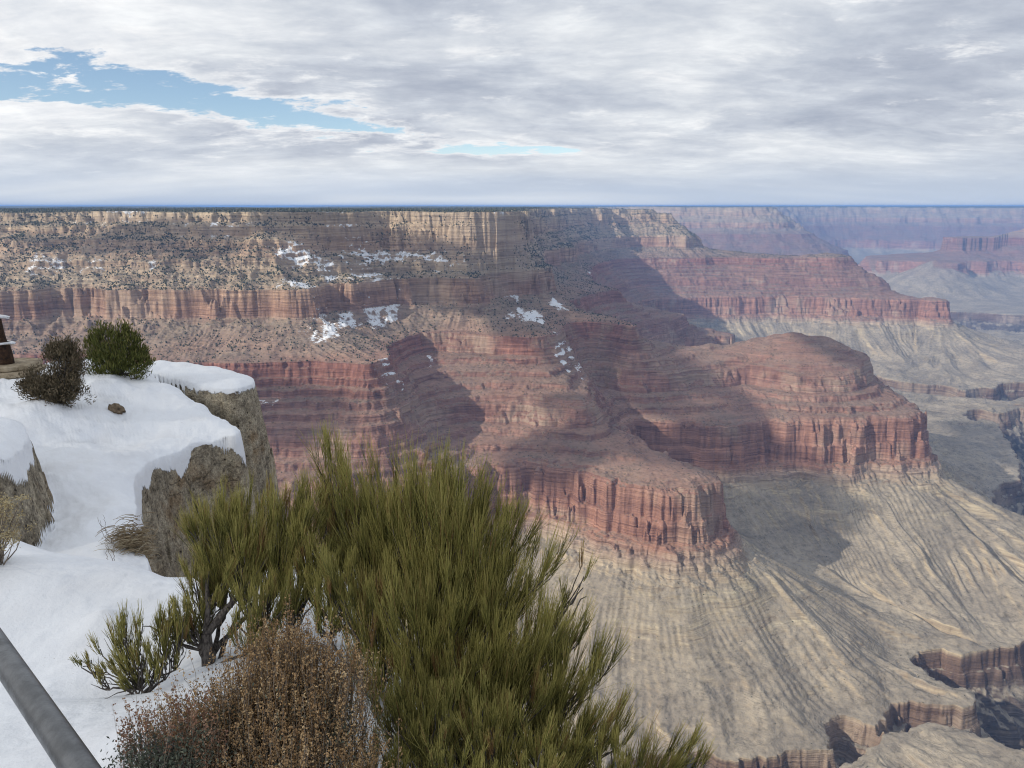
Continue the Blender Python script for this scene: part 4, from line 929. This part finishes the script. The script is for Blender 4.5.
# stone edge of the lookout, with its rusty post and bent rails, at the left border
sx, sy = -11.75, 18.0
sl = thing('stone_wall', 'low tan drystone wall of flat slabs under the rusty post', 'wall', (sx, sy, -4.1))
m, t, b = principled("tan_flagstone")
g = t.new('ShaderNodeNewGeometry'); n = t.noise(g.outputs['Position'], 6, 6, .65)
t.put(b.inputs['Base Color'], t.ramp(n, [(.3, (.16, .125, .09)), (.5, (.33, .27, .19)), (.7, (.46, .39, .29))]))
bp_ = t.new('ShaderNodeBump'); bp_.inputs['Distance'].default_value = .06; t.put(bp_.inputs['Height'], n); t.l.new(bp_.outputs[0], b.inputs['Normal'])
M_FLAG = m
def slab(bm, cx, cy, cz, lx, ly, h, rot):
    k = 14; vs = []
    c, s = math.cos(rot), math.sin(rot)
    pr = [(1 + random.uniform(-.10, .10)) for _ in range(k)]
    rings = [(0, .97), (.18, 1.0), (.8, 1.0), (1, .96)]
    for hz, sc in rings:
        ring = []
        for i in range(k):
            a = 2 * math.pi * i / k
            ux = math.copysign(abs(math.cos(a)) ** .45, math.cos(a)) * lx * pr[i] * sc; uy = math.copysign(abs(math.sin(a)) ** .45, math.sin(a)) * ly * pr[i] * sc
            ring.append(bm.verts.new((cx + ux * c - uy * s, cy + ux * s + uy * c, cz + h * hz)))
        vs.append(ring)
    for a_, b_ in zip(vs[:-1], vs[1:]):
        for i in range(k): bm.faces.new((a_[i], a_[(i + 1) % k], b_[(i + 1) % k], b_[i]))
    bm.faces.new(vs[-1]); bm.faces.new(vs[0][::-1])
zc = -4.2
for j, (lx, h, off) in enumerate([(1.05, .13, .05), (1.0, .14, .0), (.95, .12, .06), (.86, .13, -.08)]):
    bm = bmesh.new(); slab(bm, sx - .55 + off, sy + .1 * (j % 2), zc, lx, .6, h, .1 * (j - 1)); me = bpy.data.meshes.new('slab'); bm.to_mesh(me); bm.free()
    link('slab', me, M_FLAG, sl); zc += h + .003
lk = thing('railing', 'rusty brown post carrying two pale bent rails at the left border', 'railing', (sx - .22, sy, zc))
m, t, b = principled("rusty_iron")
g = t.new('ShaderNodeNewGeometry'); n = t.noise(g.outputs['Position'], 14, 5, .6)
t.put(b.inputs['Base Color'], t.ramp(n, [(.35, (.018, .012, .010)), (.6, (.055, .030, .018)), (.75, (.10, .055, .032))])); b.inputs['Roughness'].default_value = .7
link('post', tubes_mesh('post', np.array([[(sx - .33, sy, zc), (sx - .335, sy, zc + .2), (sx - .35, sy, zc + .42), (sx - .36, sy, zc + .50)]]), np.array([[.165, .16, .145, .12]]), 22), m, lk)
link('upper_post', tubes_mesh('upper_post', np.array([[(sx - .40, sy, zc + .5), (sx - .41, sy, zc + .7), (sx - .42, sy, zc + 1.1)]]), np.array([[.14, .12, .10]]), 22), m, lk)
M_PALE = metal("pale_steel", (.75, .76, .78), .3)
for hz, rr in ((.50, .30), (1.12, .26)):
    ring = [(sx - .38 + math.sin(a) * rr, sy - .05 - math.cos(a) * rr * .8, zc + hz + .02 * math.sin(2 * a)) for a in np.linspace(-.6, math.pi + .3, 22)]
    ring = [(sx - 2.5, sy - .35, zc + hz)] + ring + [(sx - 2.5, sy + .3, zc + hz)]
    tube_obj('rail', ring, .032, M_PALE, lk, 12)
# little stones showing through the snow
def stone(name, label, x, y, r, seed, mat, sink=.3):
    bm = bmesh.new(); bmesh.ops.create_icosphere(bm, subdivisions=3, radius=r)
    for v in bm.verts:
        c = v.co / r; f = 1 + .55 * float(fbm(np.array([c.x * 2 + seed]), np.array([c.y * 2 + c.z * 1.7]), 1.0, 3, seed)[0])
        v.co = Vector((c.x * r * f, c.y * r * f * .8, c.z * r * f * .75))
    me = bpy.data.meshes.new(name); bm.to_mesh(me); bm.free()
    for p in me.polygons: p.use_smooth = False
    o = link(name, me, mat); o.location = (x, y, ground_z(x, y) + r * (.4 - sink)); tag(o, label, 'rock'); return o
m, t, b = principled("brown_stone")
g = t.new('ShaderNodeNewGeometry'); n = t.noise(g.outputs['Position'], 12, 5, .65)
t.put(b.inputs['Base Color'], t.ramp(n, [(.3, (.05, .04, .032)), (.5, (.17, .125, .085)), (.7, (.30, .23, .16))]))
M_STONE = m
stone('stone', 'brown stone poking out of the smooth drift below the juniper', -8.0, 15.0, .16, 3, M_STONE)
stone('stone', 'low yellowish stone half sunk in snow just above the handrail', -3.62, 4.15, .14, 8, M_STONE)

# ------------------------------------------------------------------ woodland and scrub on the far walls: too many to count, one object
def build_scrub():
    X, Y, Z = CAN['X'], CAN['Y'], CAN['Z']; r = CAN['r']
    A = np.degrees(np.arctan2(X, Y)); ok = (np.abs(A) < 40) & (r > 900) & (r < 9000)
    w = np.zeros(len(X), np.float32)
    dK, dH, dS, dR, d2 = CAN['dK'], CAN['dH'], CAN['dS'], CAN['dR'], CAN['d2']
    clump = .25 + sstep(fbm(X, Y, 70, 3, 201), -.35, .25)
    w += (dK > 0) * (dH < -25) * 2.6 * clump
    w += (dH > 0) * (dS < 0) * .6 * clump
    w += (dS > 30) * (dR < 0) * .09 * clump
    w += (dR > 60) * .05 * clump
    snowv = np.empty(len(X), np.float32); canyon.data.attributes['snow'].data.foreach_get('value', snowv)
    w *= 1 - .8 * sstep(snowv, .2, .5)
    plat = (dK < 0) & (r > 1500)
    w += plat * (r < 7000) * .22
    # even density on the ground: weight each vertex by the area it stands for
    nA = len(az); G = lambda a: a.reshape(nA, NR_ROWS)
    rr = G(r); dr = np.gradient(rr, axis=1); da = np.gradient(azr)[:, None]
    area = np.abs(dr * da * rr).ravel()
    w = w * ok * np.minimum(area, 900)
    cell = np.maximum(np.sqrt(area), 1)
    N = 120000
    i = RNG.choice(len(X), N, p=w / w.sum())
    jit = (RNG.random((N, 2)) - .5) * np.minimum(cell[i], 14)[:, None]
    x = X[i] + jit[:, 0]; y = Y[i] + jit[:, 1]
    z = Z[i]
    h = (1.6 + 4.6 * RNG.random(N) ** 1.8) * np.where(plat[i], 1.4, np.where(dR[i] > 0, .5, np.where(dS[i] > 0, .55, 1.0)))
    wd = h * RNG.uniform(.38, .6, N)
    base = np.array([(1, 0, .35), (0, 1, .4), (-1, 0, .35), (0, -1, .4), (0, 0, 1.0), (0, 0, -.25)])
    co = np.empty((N, 6, 3), np.float32)
    for k in range(6):
        j = RNG.uniform(.7, 1.25, N)
        co[:, k, 0] = x + base[k, 0] * wd * j; co[:, k, 1] = y + base[k, 1] * wd * j; co[:, k, 2] = z + base[k, 2] * h * (j if k == 4 else 1)
    tri = np.array([(0, 1, 4), (1, 2, 4), (2, 3, 4), (3, 0, 4), (1, 0, 5), (2, 1, 5), (3, 2, 5), (0, 3, 5)])
    f = (np.arange(N)[:, None, None] * 6 + tri[None]).reshape(-1, 3)
    me = bpy.data.meshes.new('canyon_scrub')
    me.vertices.add(N * 6); me.vertices.foreach_set('co', co.ravel())
    me.loops.add(f.size); me.loops.foreach_set('vertex_index', f.ravel().astype(np.int32))
    me.polygons.add(len(f)); me.polygons.foreach_set('loop_start', np.arange(0, f.size, 3, dtype=np.int32)); me.polygons.foreach_set('loop_total', np.full(len(f), 3, np.int32))
    me.update(calc_edges=True)
    m, t, b = principled('pinyon_green')
    g = t.new('ShaderNodeNewGeometry')
    t.put(b.inputs['Base Color'], t.ramp(g.outputs['Random Per Island'], [(0, (.040, .046, .028)), (.6, (.075, .080, .050)), (1, (.14, .13, .085))]))
    o = link('canyon_scrub', me, m); o['kind'] = 'stuff'; o['label'] = 'dark pinyon and juniper scrub dotting the canyon walls and plateau'
build_scrub()

# ------------------------------------------------------------------ clouds added out of view, placed to shade parts of the canyon and rim
def build_shade_clouds():
    bm = bmesh.new()
    rng = random.Random(4)
    for (tx, ty, tz, rx, ry) in SHADE:
        # stand the cloud on the line from the shaded ground to the sun
        hz = 1500.0
        k = (hz - tz) / math.tan(SUN_EL)
        cx, cy = tx + SUN_DIR.x * k, ty + SUN_DIR.y * k
        st = bmesh.ops.create_icosphere(bm, subdivisions=4, radius=1.0)
        for v in st['verts']:
            c = v.co.copy()
            f = 1 + .55 * float(fbm(np.array([c.x * 1.5 + tx]), np.array([c.y * 1.5 + c.z + ty]), 1.0, 3, 7)[0])
            v.co = Vector((cx + c.x * rx * f, cy + c.y * ry * f, hz + c.z * 60 * f))
    me = bpy.data.meshes.new('shade_clouds'); bm.to_mesh(me); bm.free()
    for p in me.polygons: p.use_smooth = True
    m = bpy.data.materials.new('shade_cloud_vapour'); m.use_nodes = True
    t = NT(m.node_tree); t.n.clear()
    out = t.new('ShaderNodeOutputMaterial'); df = t.new('ShaderNodeBsdfTranslucent'); df.inputs[0].default_value = (.85, .86, .88, 1)
    tr = t.new('ShaderNodeBsdfTransparent'); mx = t.new('ShaderNodeMixShader')
    lw = t.new('ShaderNodeLayerWeight'); lw.inputs[0].default_value = .5
    g = t.new('ShaderNodeNewGeometry'); n = t.noise(g.outputs['Position'], .007, 5, .6)
    a = t.math('MULTIPLY', t.ss(n, .33, .52), .76)
    t.put(mx.inputs[0], a); t.l.new(tr.outputs[0], mx.inputs[1]); t.l.new(df.outputs[0], mx.inputs[2]); t.l.new(mx.outputs[0], out.inputs[0])
    o = link('shade_clouds', me, m); o['kind'] = 'stuff'; o['label'] = 'unseen clouds added overhead to cast shade on the canyon'
SHADE = [(-150, 2660, -230, 400, 280), (330, 2540, -500, 260, 290), (640, 2230, -760, 260, 220), (150, 2040, -700, 150, 120), (-520, 2000, -560, 180, 120), (-1100, 2600, -150, 350, 120), (-700, 2600, -60, 200, 80), (2300, 3300, -1000, 350, 350), (-4, 10, -2, 110, 90)]
build_shade_clouds()
